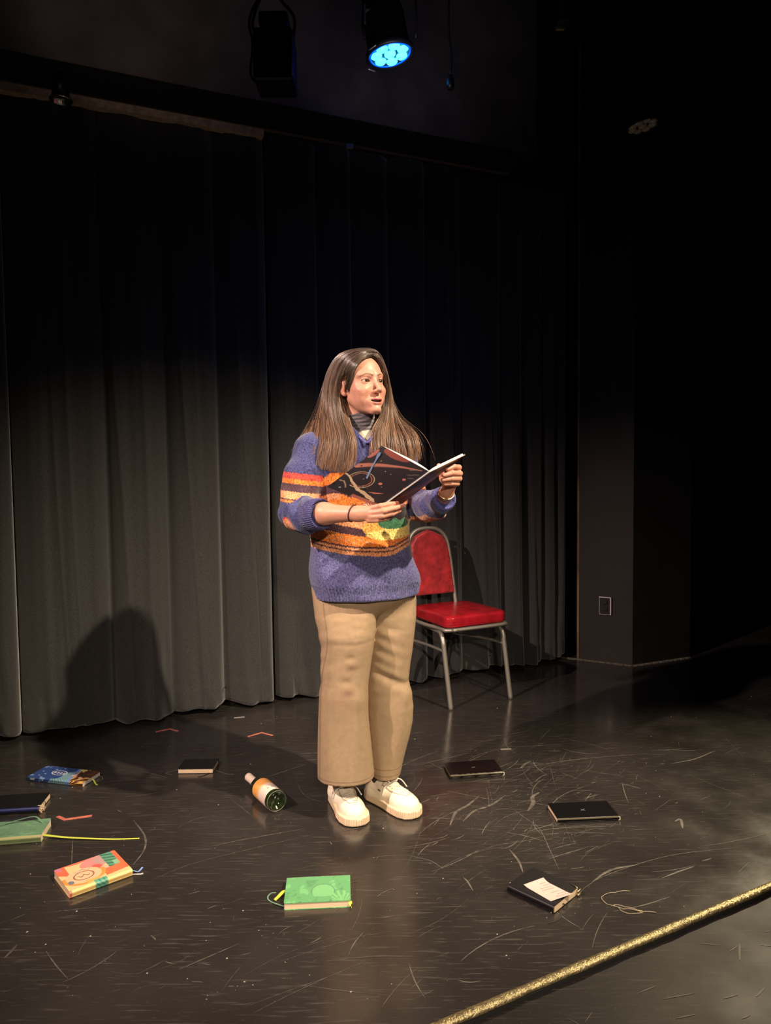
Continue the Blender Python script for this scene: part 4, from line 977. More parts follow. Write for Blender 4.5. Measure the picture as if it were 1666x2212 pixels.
def head_col(V):
    n = len(V); c = np.tile(SKIN, (n, 1)); x = V[:, 0]; ax = np.abs(x); y = V[:, 1]; z = V[:, 2]
    def mixm(m, col): 
        m = np.clip(m, 0, 1)[:, None]; c[:] = c * (1 - m) + np.array(col) * m
    g = lambda cx, cy, cz, r: np.exp(-((ax - cx) ** 2 + (y - cy) ** 2 + (z - cz) ** 2) / r ** 2)
    mixm(.28 * g(.043, .068, -.030, .022), (.62, .22, .15)); mixm(.35 * g(0, .112, -.030, .012), (.60, .22, .15)); mixm(.5 * g(.078, 0, .0, .03), (.60, .24, .16))
    mixm(.3 * g(EX, .088, -.010, .010), (.42, .20, .15))
    s = V.copy(); s[:, 0] = ax; s = s.astype(f32)
    lipu = chain(s, [(0, .0975, -.0603), (.0075, .0965, -.0590), (.020, .0880, -.0595), (.0295, .0755, -.0565)], [.0032, .0038, .0028, .0010], .002)
    lipl = chain(s, [(0, .0955, -.0750), (.010, .0930, -.0738), (.0220, .0845, -.0665), (.0290, .0755, -.0575)], [.0048, .0046, .0030, .001], .002)
    mixm((1 - np.clip(np.minimum(lipu, lipl) / .0012, 0, 1)) * .9, (.50, .135, .125))
    mo = ell(s - np.stack([0 * ax, 0 * ax, 9.0 * ax ** 2], 1), (0, .094, -.0677), (.0225, .017, .0034)); mixm((mo < .0012) & (y < .096) , (.10, .02, .02))
    # brows
    b = np.full(n, 9.0); f_ = np.zeros(n)
    for k_, ((x0, z0), (x1, z1)) in enumerate(zip(((.0115, .0225), (.021, .0275), (.033, .0295)), ((.021, .0275), (.033, .0295), (.0485, .0225)))):
        vx, vz = x1 - x0, z1 - z0; t = np.clip(((ax - x0) * vx + (z - z0) * vz) / (vx * vx + vz * vz), 0, 1); dd = np.hypot(ax - x0 - t * vx, z - z0 - t * vz); m = dd < b; b[m] = dd[m]; f_[m] = (k_ + t[m]) / 3
    mixm((1 - np.clip((b - .0021 * (1 - .65 * f_ ** 2)) / .0012, 0, 1)) * .80 * (y > .03), (.085, .042, .026))
    # lash line
    dx = (ax - EX) / .0150; dz = (z - (EZ - .0002) - .0010 * dx) / np.where(z > EZ, .0067, .0052)
    r = np.sqrt(dx * dx + dz * dz); mixm(((np.abs(r - 1) < .17) & (y > EY) & (z > EZ - .001) & (ax > EX - .010)) * .70, (.05, .024, .016)); mixm(((np.abs(r - 1) < .13) & (y > EY) & (z <= EZ - .002)) * .4, (.15, .06, .045))
    # scalp under the hair
    hl = .110 - .75 * np.clip(ax - .014, 0, 1) - 1.2 * np.clip(ax - .050, 0, 1)         # hairline height at the front
    sc = ((z > hl) & (y > -.02)) | ((y < .034 - .2 * (z < .03) * 0) & (z > .012) & (ax > .03)) | ((y < .024) & (y > .002) & (z > -.012) & (ax > .05)) | ((y < -.028) & (z > -.075))
    mixm((sc & ((ax < .0705) | (y < -.026) | (z > .036))) * 1.0, (.030, .018, .013)); return c
hc = head_col(HV); HVw = h2w(HV)

# hands -----------------------------------------------------------------------------------
def hand_f_right(p):
    W = lambda x, y, Y: P(x, y, Y)
    arm = chain(p, [W(640, 1112, 2.50), W(700, 1110, 2.40), W(765, 1110, 2.345)], [.040, .034, .0235], .02)
    # flatten the wrist a little by a second chain
    palm = ell(p, W(789, 1109, 2.325), (.031, .024, .0165), PALM_R); heel = ell(p, W(775, 1110, 2.335), (.024, .024, .018), PALM_R)
    d = smin(arm, palm, .020); d = smin(d, heel, .012)
    f1 = chain(p, [W(800, 1099, 2.318), W(822, 1093, 2.300), W(842, 1089, 2.305), W(858, 1087, 2.325)], [.0100, .0086, .0078, .0068], .003)
    f2 = chain(p, [W(803, 1108, 2.312), W(830, 1104, 2.292), W(852, 1098, 2.300), W(871, 1092, 2.322)], [.0100, .0088, .0080, .0068], .003)
    f3 = chain(p, [W(801, 1117, 2.312), W(826, 1115, 2.295), W(847, 1110, 2.305), W(863, 1103, 2.325)], [.0096, .0084, .0076, .0064], .003)
    f4 = chain(p, [W(796, 1124, 2.318), W(816, 1124, 2.305), W(832, 1121, 2.315), W(846, 1115, 2.330)], [.0088, .0074, .0068, .0056], .003)
    t = chain(p, [W(778, 1103, 2.350), W(789, 1095, 2.395), W(802, 1085, 2.420), W(816, 1077, 2.434)], [.0135, .0115, .0098, .0082], .004)
    for f_ in (f1, f2, f3, f4): d = smin(d, f_, .0045)
    d = smin(d, t, .010); return d
ap = unit(P(800, 1112, 2.32) - P(765, 1110, 2.345)); bz_ = np.array([0, 0, 1.0]); cz_ = np.cross(ap, bz_)
PALM_R = np.stack([ap, bz_, cz_], 1)
RV, RQ = sdf_mesh(lambda p: hand_f_right(p), P(690, 1150, 2.30) - .01, P(885, 1050, 2.42) + np.array([.01, .06, .01]), .0016, 2.2) if False else (None, None)
def box_of(pts, m):
    a = np.array(pts); return a.min(0) - m, a.max(0) + m
lo, hi = box_of([P(690, 1150, 2.40), P(690, 1070, 2.28), P(885, 1130, 2.28), P(885, 1050, 2.42)], .012)
RV, RQ = sdf_mesh(hand_f_right, lo, hi, .0015, 2.2)
def hand_f_left(p):
    W = lambda x, y, Y: P(x, y, Y)
    d = chain(p, [W(916, 1097, 2.66), W(950, 1084, 2.54), W(966, 1064, 2.455)], [.040, .032, .0235], .02)
    d = smin(d, ell(p, W(972, 1043, 2.435), (.022, .018, .030)), .018)
    f1 = chain(p, [W(984, 1022, 2.425), W(991, 1010, 2.405), W(981, 1008, 2.380), W(966, 1014, 2.366)], [.0098, .0092, .0082, .0068], .003)
    f2 = chain(p, [W(985, 1030, 2.428), W(993, 1023, 2.402), W(978, 1022, 2.374), W(958, 1027, 2.362)], [.0100, .0096, .0085, .0070], .003)
    f3 = chain(p, [W(984, 1039, 2.430), W(992, 1034, 2.405), W(976, 1034, 2.378), W(956, 1037, 2.368)], [.0098, .0094, .0083, .0068], .003)
    f4 = chain(p, [W(980, 1048, 2.432), W(987, 1045, 2.410), W(974, 1045, 2.386), W(960, 1046, 2.378)], [.0088, .0084, .0074, .0060], .003)
    t = chain(p, [W(966, 1050, 2.44), W(956, 1034, 2.452), W(952, 1018, 2.445), W(948, 1006, 2.435)], [.0130, .0112, .0098, .0080], .004)
    for f_ in (f1, f2, f3, f4): d = smin(d, f_, .0035)
    return smin(d, t, .008)
lo, hi = box_of([P(915, 1110, 2.67), P(1002, 995, 2.35), P(915, 1110, 2.35), P(1002, 995, 2.67)], .012)
LV, LQ = sdf_mesh(hand_f_left, lo, hi, .0015, 2.2)
def hand_col(V, knuck):
    c = np.tile(SKIN * np.array([1.0, .95, .93]), (len(V), 1))
    for k in knuck:
        m = np.exp(-np.sum((V - k) ** 2, 1) / .009 ** 2)[:, None] * .45; c = c * (1 - m) + np.array([.62, .20, .15]) * m
    return c
rc = hand_col(RV, [P(857, 1087, 2.315), P(869, 1092, 2.31), P(803, 1100, 2.31), P(862, 1103, 2.32)]); lc = hand_col(LV, [P(992, 1012, 2.40), P(993, 1024, 2.40), P(992, 1035, 2.40), P(966, 1014, 2.366), P(958, 1027, 2.36)])

# hidden torso and legs inside the clothes, plus ankles (coarse)
def core_f(p):
    d = ell(p, P(782, 1080, 2.665), (.135, .088, .24)); d = smin(d, ell(p, P(786, 1262, 2.68), (.135, .080, .10)), .05)
    d = smin(d, cone(p, P(690, 965, 2.61), P(868, 965, 2.71), .045, .045), .05); d = smin(d, cone(p, P(779, 885, 2.66), P(782, 950, 2.67), .048, .06), .04)
    d = smin(d, chain(p, [P(672, 968, 2.60), P(642, 1106, 2.52)], [.042, .036], .02), .03); d = smin(d, chain(p, [P(866, 972, 2.72), P(902, 1094, 2.69)], [.042, .036], .02), .03)
    d = smin(d, chain(p, [P(642, 1106, 2.52), P(700, 1110, 2.40)], [.036, .033], .02), .01); d = smin(d, chain(p, [P(902, 1094, 2.69), P(948, 1086, 2.54)], [.036, .032], .02), .01)
    d = smin(d, chain(p, [P(742, 1310, 2.69), P(738, 1480, 2.66), P(741, 1690, 2.70), P(744, 1722, 2.70)], [.060, .046, .034, .034], .03), .04)
    d = smin(d, chain(p, [P(846, 1310, 2.76), P(836, 1480, 2.74), P(823, 1670, 2.79), P(823, 1708, 2.79)], [.058, .046, .034, .034], .03), .04)
    return d
lo, hi = box_of([P(590, 880, 2.3), P(960, 1740, 2.3), P(590, 880, 2.9), P(960, 1740, 2.9)], .02)
CV, CQ = sdf_mesh(core_f, lo, hi, .011)
BV, BQ = merge_meshes([(HVw, HQ), (RV, RQ), (LV, LQ), (CV, CQ)])
BC = np.vstack([hc, rc, lc, np.tile(SKIN, (len(CV), 1))])
mesh_np('body', BV, BQ, M_skin, person, world_parent=True, col=BC)

# eyes ------------------------------------------------------------------------------------
M_eye = mat('eyeball', attr=True, rough=0.08, spec=.6, coat=.5)
gz = np.array([.02, 1.0, .06]); gz /= np.linalg.norm(gz)
for sx in (1, -1):
    nu, nv = 64, 44; V = []; C_ = []
    for i in range(nv + 1):
        ph_ = math.pi * i / nv
        for j in range(nu):
            t = 2 * math.pi * j / nu; V.append((math.sin(ph_) * math.cos(t), math.cos(ph_), math.sin(ph_) * math.sin(t)))
    V = np.array(V); yv = gz; xv = np.cross(yv, (0, 0, 1)); xv /= np.linalg.norm(xv); zv = np.cross(xv, yv)
    ang = np.degrees(np.arccos(np.clip(V[:, 1], -1, 1)))
    c = np.tile((.52, .42, .37), (len(V), 1)); c[ang < 34] = (.03, .015, .009); c[ang < 29] = (.075, .036, .018); c[ang < 14] = (.006, .004, .004)
    r_ = ER * (1 + .03 * np.exp(-(ang / 26) ** 2)); Vh = (V * r_[:, None]) @ np.stack([xv, yv, zv]) + np.array([sx * EX, EY, EZ])
    idx = np.arange((nv + 1) * nu).reshape(nv + 1, nu); nx_ = np.roll(idx, -1, 1)
    q_ = np.stack([idx[:-1], idx[1:], nx_[1:], nx_[:-1]], -1).reshape(-1, 4)
    mesh_np('eye', h2w(Vh), q_, M_eye, person, world_parent=True, col=c)
# upper teeth just behind the lips
V, F = tube([h2w(q) for q in ((-.015, .080, -.0638), (-.008, .0865, -.0636), (0, .088, -.0636), (.008, .0865, -.0636), (.015, .080, -.0638))], .0022, 8)
mesh_np('teeth', V, F, mat('teeth', (.62, .56, .48), .3), person, world_parent=True)

# ---------------------------------------------------------------- turtleneck undershirt
NB = P(784, 925, 2.645)
def tee_f(p):
    a, b = h2w((-.004, -.030, -.085)), P(784, 938, 2.652)
    d = cone(p, a, b, .0565, .060); n_ = (b - a) / np.linalg.norm(b - a); t = (p - a) @ n_.astype(f32)
    d = np.maximum(d - .0012 * np.sin(t * 420) * (t < .062), -(t - .002)); d = np.maximum(d, t - .13)
    ch = ell(p, P(784, 1010, 2.655), (.150, .098, .135)); return smin(d, ch, .02)
lo, hi = box_of([P(680, 885, 2.5), P(890, 985, 2.8)], .02)
V, Q = sdf_mesh(tee_f, lo, hi, .0022, 2.0)
pxy, pyy = uv_of(V); c = np.tile(lin(196, 190, 172), (len(V), 1)); ng = (V[:, 2] > P(784, 931, 2.6)[2] + .10 * (V[:, 0] - NB[0]))
st = np.sin(V[:, 2] * 560) > .2; c[ng] = lin(120, 116, 118); c[ng & st] = lin(86, 83, 88)
mesh_np('undershirt', V, Q, M_tee, person, world_parent=True, col=c)

# ---------------------------------------------------------------- sweater
zt = lambda py: 1.25 - (py - 1017) * 2.55 / 1600
SWT = [(905, 790, .020), (918, 788, .060), (932, 785, .108), (946, 781, .146), (962, 778, .170), (990, 777, .180), (1040, 776, .180), (1100, 774, .176), (1150, 776, .176), (1200, 780, .182), (1245, 784, .190), (1275, 786, .195), (1295, 787, .195)]
TY = 2.665; yaw_t = math.radians(16)
zs_ = np.array([1.25 - (a - 1017) * TY / 1600 for a, _, _ in SWT])[::-1]; xc_ = np.array([(b - 833) * TY / 1600 for _, b, _ in SWT])[::-1]; rx_ = np.array([c * 1.015 for _, _, c in SWT])[::-1]
ry_ = np.interp(np.array([a for a, _, _ in SWT])[::-1], [905, 918, 932, 946, 962, 990, 1050, 1150, 1295], [.03, .060, .085, .100, .112, .124, .130, .128, .134])
rcosy, rsiny = math.cos(yaw_t), math.sin(yaw_t)
SWZ = zs_
def torso_f(p, grow=0.0):
    z = p[:, 2]; cx_t = np.interp(z, zs_, xc_); rx = np.interp(z, zs_, rx_) + grow; ry = np.interp(z, zs_, ry_) + grow
    dx = p[:, 0] - cx_t; dy = p[:, 1] - TY; a = dx * rcosy + dy * rsiny; b = -dx * rsiny + dy * rcosy
    k = (np.abs(a / rx) ** 2.3 + np.abs(b / ry) ** 2.3) ** (1 / 2.3)
    th_ = np.arctan2(b, a)
    fold = .0035 * np.sin(z * 34 + a * 20) * np.clip((zs_[-4] - z) * 6, 0, 1) + .0028 * np.sin(a * 55 + z * 12) 
    return ((k - 1) * np.minimum(rx, ry) - fold), a, b, th_
ZHEM = 1.25 - (1291 - 1017) * TY / 1600
SR = [P(676, 972, 2.60), P(655, 1030, 2.565), P(643, 1100, 2.51), P(656, 1116, 2.475), P(690, 1111, 2.405)]
SRr = [.066, .066, .062, .056, .050]
SLp = [P(862, 972, 2.71), P(876, 1035, 2.72), P(902, 1094, 2.70), P(932, 1094, 2.60), P(960, 1077, 2.485)]
SLr = [.060, .052, .048, .050, .043]
def seg_param(p, pts):
    best = np.full(len(p), 1e9, f32); tt_ = np.zeros(len(p), f32)
    for i in range(len(pts) - 1):
        a = pts[i].astype(f32); ab = (pts[i + 1] - pts[i]).astype(f32); t = np.clip(((p - a) @ ab) / (ab @ ab), 0, 1); d = np.linalg.norm(p - a - t[:, None] * ab, axis=1)
        m = d < best; best[m] = d[m]; tt_[m] = i + t[m]
    return best, tt_
def sleeve_f(p, pts, rs):
    d = chain(p, pts, rs, .02); _, t = seg_param(p, pts)
    z = p[:, 2]
    return d - .0030 * np.sin(t * 9 + z * 40 + p[:, 0] * 25) - .0022 * np.sin(p[:, 0] * 90 + z * 60) * (t > 1.2)
NV = P(792, 953, 2.54)
def sweater_f(p):
    d, a, b, th_ = torso_f(p); z = p[:, 2]
    rib = .0019 * np.sin(th_ * 100) * np.clip((ZHEM + .058 - z) * 200, 0, 1); bul = .003 * np.exp(-((z - ZHEM - .075) / .03) ** 2) - .004 * np.clip((ZHEM + .055 - z) * 40, 0, 1)
    d = d - rib - bul
    hemz = ZHEM + .012 * np.sin(th_ * 1.0 + .6) * 0
    d = smax(d, (ZHEM - z), .010)
    d = smin(d, sleeve_f(p, SR, SRr), .024); 
    d = smin(d, sleeve_f(p, SLp, SLr), .022)
    # cut sleeves at the cuffs
    na = unit3(SR[4] - SR[3]); d = smax(d, np.where(((p - SR[4]) @ na) > -.03, ((p - SR[4]) @ na) - .0, -1.0) if False else np.where(np.linalg.norm(p - SR[4], axis=1) < .09, (p - SR[4]) @ na, -1.0), .004)
    nb = unit3(SLp[4] - SLp[3]); d = smax(d, np.where(np.linalg.norm(p - SLp[4], axis=1) < .075, (p - SLp[4]) @ nb, -1.0), .004)
    # V neck opening
    top = P(786, 925, 2.6)[2]; w_ = np.clip((z - NV[2]) * .80, -.02, .09); xv = np.abs(p[:, 0] - (NV[0] - (z - NV[2]) * .12)) - w_
    cut = np.maximum(np.maximum(xv * .86, NV[2] - z), p[:, 1] - 2.66)
    d = smax(d, -cut, .005)
    d = smax(d, -cone(p, P(784, 880, 2.655), P(784, 935, 2.655), .066, .066), .008)
    return d
def unit3(v): v = np.asarray(v, float); return (v / np.linalg.norm(v)).astype(f32)
lo, hi = box_of([P(590, 895, 2.35), P(1000, 1310, 2.35), P(590, 895, 2.86), P(1000, 1310, 2.86)], .015)
V, Q = sdf_mesh(sweater_f, lo, hi, .0031, 1.9)
BLU, BLU2, ORG, PCH, RED, BRN, YEL, PLY, GRN = lin(96, 92, 172), lin(70, 66, 138), lin(222, 122, 50), lin(226, 152, 106), lin(200, 70, 62), lin(78, 52, 64), lin(240, 212, 124), lin(228, 170, 84), lin(58, 112, 78)
BLUT = lin(66, 69, 116)
def sweater_col(V):
    u, v = uv_of(V); n = len(V); c = np.tile(BLUT, (n, 1)); p = V.astype(f32)
    tz, a, b, th_ = torso_f(p); dR, tR = seg_param(p, SR); dL, tL = seg_param(p, SLp)
    fr = chain(p, SR, SRr, .02); fl_ = chain(p, SLp, SLr, .02)
    isR = (fr < tz) & (fr < fl_); isL = (fl_ < tz) & (fl_ <= fr) & (tL > .35); T = ~isR & ~isL
    knit = np.round(u / 3.2) * 3.2; vv = v + .5 * np.sin(knit * .9)
    def s(m, col): c[T & m] = col
    lowline = 1163 + 10 * np.sin((u - 660) / 240 * 3.0) + 12 * np.clip((u - 680) / 150, 0, 1) - 14 * np.clip((u - 850) / 40, 0, 1)
    r = vv - lowline
    s(r > 22, lin(88, 88, 134)); 
    bnd = np.maximum(1052 - .75 * (u - 675), 1022 + 0 * u); bnd = np.where(u > 800, 1040, bnd); s((r <= 22) & (vv > bnd), ORG)
    w1 = vv - (1052 + 8 * np.sin(u * .05)); s((w1 > 2) & (w1 < 22) & (u < 760), BRN); s((w1 > 22) & (w1 < 34) & (u < 735), PCH)
    s((vv > 1092) & (vv < 1106), PCH); s((vv > 1106) & (vv < 1112), BRN); s((r < -22) & (vv > 1112), PCH)
    w2 = vv - (1132 + .21 * (u - 700)); s((w2 > -4) & (w2 < 13) & (u > 690) & (u < 835), BRN); s((r > -20) & (r < 2) & (u > 680), ORG)
    s((r > -16) & (r < -2) & ((np.sin(u * .22) * np.sin(v * .55)) > .42) & (u < 800), lin(205, 150, 110))
    s((r > 2) & (r < 6), BRN); s((r >= 6) & (r < 11), PCH); s((r >= 11) & (r < 14), BRN); s((r >= 14) & (r <= 22), PCH)
    yb = blob(u, vv, 840, 1145, 57, 24, .0); s((yb < 1) & (vv > 1127), PLY); s((yb < 1) & (vv > 1142 + .2 * np.abs(u - 855)) | ((yb < 1) & (u > 850)), YEL)
    s((yb < 1.2) & (vv > 1150 + .22 * (832 - u)) & (vv > 1148) & (r < 0), YEL)
    s((blob(u, vv, 850, 1134, 34, 11 + 3 * 1) < 1) & (vv > 1122), GRN); s((u > 820) & (vv > 1095) & (vv < 1126 + 3 * np.sin(u * .3)), lin(20, 13, 17))
    # back of the garment: same bands
    # right sleeve bands by vertical coordinate
    def sr(m, col): c[isR & m] = col
    sr(vv > 0, BLUT); e = vv - (1018 + .12 * (u - 612)); on = tR < 2.5
    sr((e > 0) & (e < 13) & on, RED); sr((e >= 13) & (e < 23) & on, ORG); sr((e >= 23) & (e < 40) & on, BRN); sr((e >= 40) & (e < 55) & on, PCH); sr((e >= 55) & (e < 58) & on, BRN); sr((e >= 58) & (e < 63) & on, ORG)
    g_ = blob(u, vv, 628, 1132, 11, 20, -.5); sr((g_ < 1) & (tR < 3.2), PCH); sr((g_ < 1) & (g_ > .62) & (tR < 3.2), RED)
    def sl_(m, col): c[isL & m] = col
    sl_((vv > 1035) & (tL < 1.8), ORG); sl_((vv > 1060) & (tL < 1.8), BRN)
    low = (V[:, 2] < np.interp(tL, [0, 1, 2, 3, 4], [q[2] for q in SLp]) - .034); sl_(low & (tL > 1.5) & (tL < 3.3), PCH); sl_(low & (tL > 1.5) & (tL < 3.3) & (V[:, 2] < np.interp(tL, [0, 1, 2, 3, 4], [q[2] for q in SLp]) - .046), RED * .8 + PCH * .2)
    m_ = RNG.uniform(.86, 1.16, n); return c * m_[:, None]
SWC = sweater_col(V)
sw = mesh_np('sweater', V, Q, M_knit, person, world_parent=True, col=SWC)
# ribbed cuffs
def cuff(p0, p1, r0, r1, n=46):
    pts = [p0 + (p1 - p0) * t for t in np.linspace(0, 1, 12)]; T, N_, B_ = frames(pts); V = []; F = []; K = n * 6
    prof = [(i, 1.0) for i in range(12)]
    for i, c in enumerate(pts):
        t = i / 11; r = r0 + (r1 - r0) * t + .002 * math.sin(math.pi * t)
        if i == 11: r -= .003
        for k in range(K):
            a = 2 * math.pi * k / K; rr = r + .0016 * math.sin(a * n); V.append(c + rr * (math.cos(a) * N_[i] + math.sin(a) * B_[i]))
    for k in range(K):
        a = 2 * math.pi * k / K; V.append(pts[-1] - T[-1] * .012 + (r1 - .009) * (math.cos(a) * N_[-1] + math.sin(a) * B_[-1]))
    for i in range(12):
        for k in range(K): F.append((i * K + k, i * K + (k + 1) % K, (i + 1) * K + (k + 1) % K, (i + 1) * K + k))
    return V, np.array(F)
dR_ = SR[4] - SR[3]; dR_ = dR_ / np.linalg.norm(dR_)
V, F = cuff(SR[4] - dR_ * .040, SR[4] + dR_ * .016, .053, .049); mesh_np('cuff', V, F, M_knit, sw, col=np.tile(lin(70, 68, 118), (len(V), 1))) if False else None
pc_ = link  # placeholder keeps names short
V = np.array(V) - PZ; o = mesh_np('cuff', V, F, M_knit, sw, col=np.tile(lin(74, 72, 126), (len(V), 1)))
dL_ = SLp[4] - SLp[3]; dL_ = dL_ / np.linalg.norm(dL_)
V, F = cuff(SLp[4] - dL_ * .030, SLp[4] + dL_ * .010, .043, .037, 36); V = np.array(V) - PZ; o = mesh_np('cuff', V, F, M_knit, sw, col=np.tile(lin(90, 96, 160), (len(V), 1)))
# neck band
nbp = [P(752, 924, 2.60), P(763, 935, 2.578), P(777, 946, 2.557), P(793, 956, 2.540), P(805, 944, 2.552), P(815, 932, 2.572)]
V, F = tube(spline(nbp, 50), .0045, 8, .8); V = np.array(V) - PZ; o = mesh_np('neckband', V, F, M_knit, sw, col=np.tile(lin(88, 84, 150), (len(V), 1)))

# ---------------------------------------------------------------- trousers
LA = dict(y=[1270, 1300, 1335, 1370, 1410, 1440, 1480, 1500, 1560, 1600, 1650, 1700], l=[668, 671, 675, 683, 689, 686, 687, 683, 679, 677, 675, 674], r=[812, 812, 811, 808, 802, 797, 791, 789, 790, 793, 797, 801], Y=2.62, ry=[.072, .080, .090, .094, .088, .085, .084, .084, .088, .092, .098, .104])
LB = dict(y=[1270, 1300, 1335, 1370, 1410, 1440, 1475, 1500, 1535, 1570, 1600, 1650, 1692], l=[775, 778, 790, 792, 790, 787, 784, 783, 783, 784, 786, 790, 794], r=[893, 898, 897, 893, 888, 883, 879, 884, 889, 887, 881, 868, 859], Y=2.715, ry=[.085, .092, .098, .094, .088, .085, .084, .084, .088, .090, .092, .094, .096])
def prep(D):
    Y = D['Y']; y = np.array(D['y'])[::-1]; z = 1.25 - (y - 1017) * Y / 1600; l = np.array(D['l'])[::-1]; r = np.array(D['r'])[::-1]
    tilt = (y - 1017) * .012        # camera roll
    return z, (((l + r) / 2 - tilt * 0) - 833) * Y / 1600, (r - l) / 2 * Y / 1600, np.array(D['ry'])[::-1], Y
PA, PB = prep(LA), prep(LB)
ROLLC = math.tan(ROLL)
def leg_f(p, D, yoff):
    z, xc, rx, ry, Y = D; zz = p[:, 2]; cx = np.interp(zz, z, xc) ; a = np.interp(zz, z, rx); b = np.interp(zz, z, ry)
    cy = Y + yoff(zz); k = (np.abs((p[:, 0] - cx) / a) ** 2.25 + np.abs((p[:, 1] - cy) / b) ** 2.25) ** (1 / 2.25)
    return (k - 1) * np.minimum(a, b)
def pz(py, Y=2.6): return 1.25 - (py - 1017) * Y / 1600
def trousers_f(p):
    x, y, z = p[:, 0], p[:, 1], p[:, 2]; u, v = 833 + x * 1600 / 2.56, 1017 + (1.25 - z) * 1600 / 2.56
    d1 = leg_f(p, PA, lambda zz: .025 * np.clip((zz - .66) * 6, 0, 1) + .05 * np.clip((.45 - zz) * 2, 0, 1)); d2 = leg_f(p, PB, lambda zz: .025 * np.clip((zz - .66) * 6, 0, 1) + .05 * np.clip((.45 - zz) * 2, 0, 1))
    fr = (y < 2.70)
    g = lambda cu, cv, su, sv: np.exp(-((u - cu) / su) ** 2 - ((v - cv) / sv) ** 2)
    # whisker creases on the near thigh
    d1 = d1 + fr * (.0009 * np.sin(u * .07 + 1) * np.sin((v - 1300 + 10 * np.sin((u - 690) / 38)) * .33) * g(770, 1345, 50, 48) + .0014 * np.exp(-((v - 1390 - 6 * np.cos((u - 740) / 45)) / 5) ** 2) * g(760, 1390, 55, 30)
                    - .006 * g(770, 1520, 18, 22) - .004 * g(765, 1580, 12, 60) + .0055 * g(725, 1600, 26, 75) + .002 * np.sin(v * .16 + u * .05) * g(690, 1420, 25, 60)
                    + .004 * g(752, 1425, 12, 8) + .004 * g(742, 1478, 14, 9))
    f2 = .0014 * np.sin((v - .55 * (u - 800)) * .21 + .02 * (u - 820)) * g(825, 1425, 42, 62) + .009 * np.exp(-((v - 1478 - .55 * (u - 820)) / 11) ** 2) * g(842, 1492, 42, 40) - .006 * g(880, 1530, 14, 22)
    d2 = d2 + fr * f2 + fr * .003 * g(820, 1600, 18, 60)
    d = smin(d1, d2, .004 + .05 * np.clip((z - pz(1330)) * 12, 0, 1))
    hip = ell(p, (P(788, 1270, 2.675)), (.176, .115, .10)); d = smin(d, hip, .03)
    # hems: open bottoms
    zb1 = pz(1697, 2.62) - 0.0; zb2 = pz(1688, 2.715)
    hemA = np.maximum(-(z - (zb1 + .006 * (x - P(735, 1600, 2.6)[0]) / .1 * -1)), -1); 
    cutz = np.where(d1 < d2, zb1 - z, zb2 - z); d = np.maximum(d, cutz)
    inn = np.minimum(d1, d2) + .006; low = np.maximum(inn, z - .30); d = np.maximum(d, -low)
    d = np.maximum(d, z - pz(1262, 2.65)); return d
lo, hi = box_of([P(655, 1255, 2.45), P(930, 1715, 2.45), P(655, 1255, 2.88), P(930, 1715, 2.88)], .02)
V, Q = sdf_mesh(trousers_f, lo, hi, .0035, 2.0)
u, v = 833 + V[:, 0] * 1600 / 2.56, 1017 + (1.25 - V[:, 2]) * 1600 / 2.56
c = np.tile(lin(163, 140, 112), (len(V), 1)); fr = (V[:, 1] < 2.66)[:, None]
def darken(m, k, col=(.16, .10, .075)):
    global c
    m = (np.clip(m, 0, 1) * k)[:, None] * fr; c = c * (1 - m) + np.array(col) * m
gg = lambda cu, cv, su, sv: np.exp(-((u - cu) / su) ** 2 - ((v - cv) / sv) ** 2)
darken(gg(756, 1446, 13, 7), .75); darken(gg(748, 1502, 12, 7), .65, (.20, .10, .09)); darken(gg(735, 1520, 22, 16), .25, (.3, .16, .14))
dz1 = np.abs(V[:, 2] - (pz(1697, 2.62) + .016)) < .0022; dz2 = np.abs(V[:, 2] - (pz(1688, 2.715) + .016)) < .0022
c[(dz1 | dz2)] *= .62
seam = np.abs(u - (692 - .035 * (v - 1300) + 14 * np.exp(-((v - 1390) / 60) ** 2))) < 1.6; c[seam & (V[:, 1] < 2.62)] *= .72
mesh_np('trousers', V, Q, M_chino, person, world_parent=True, col=c)

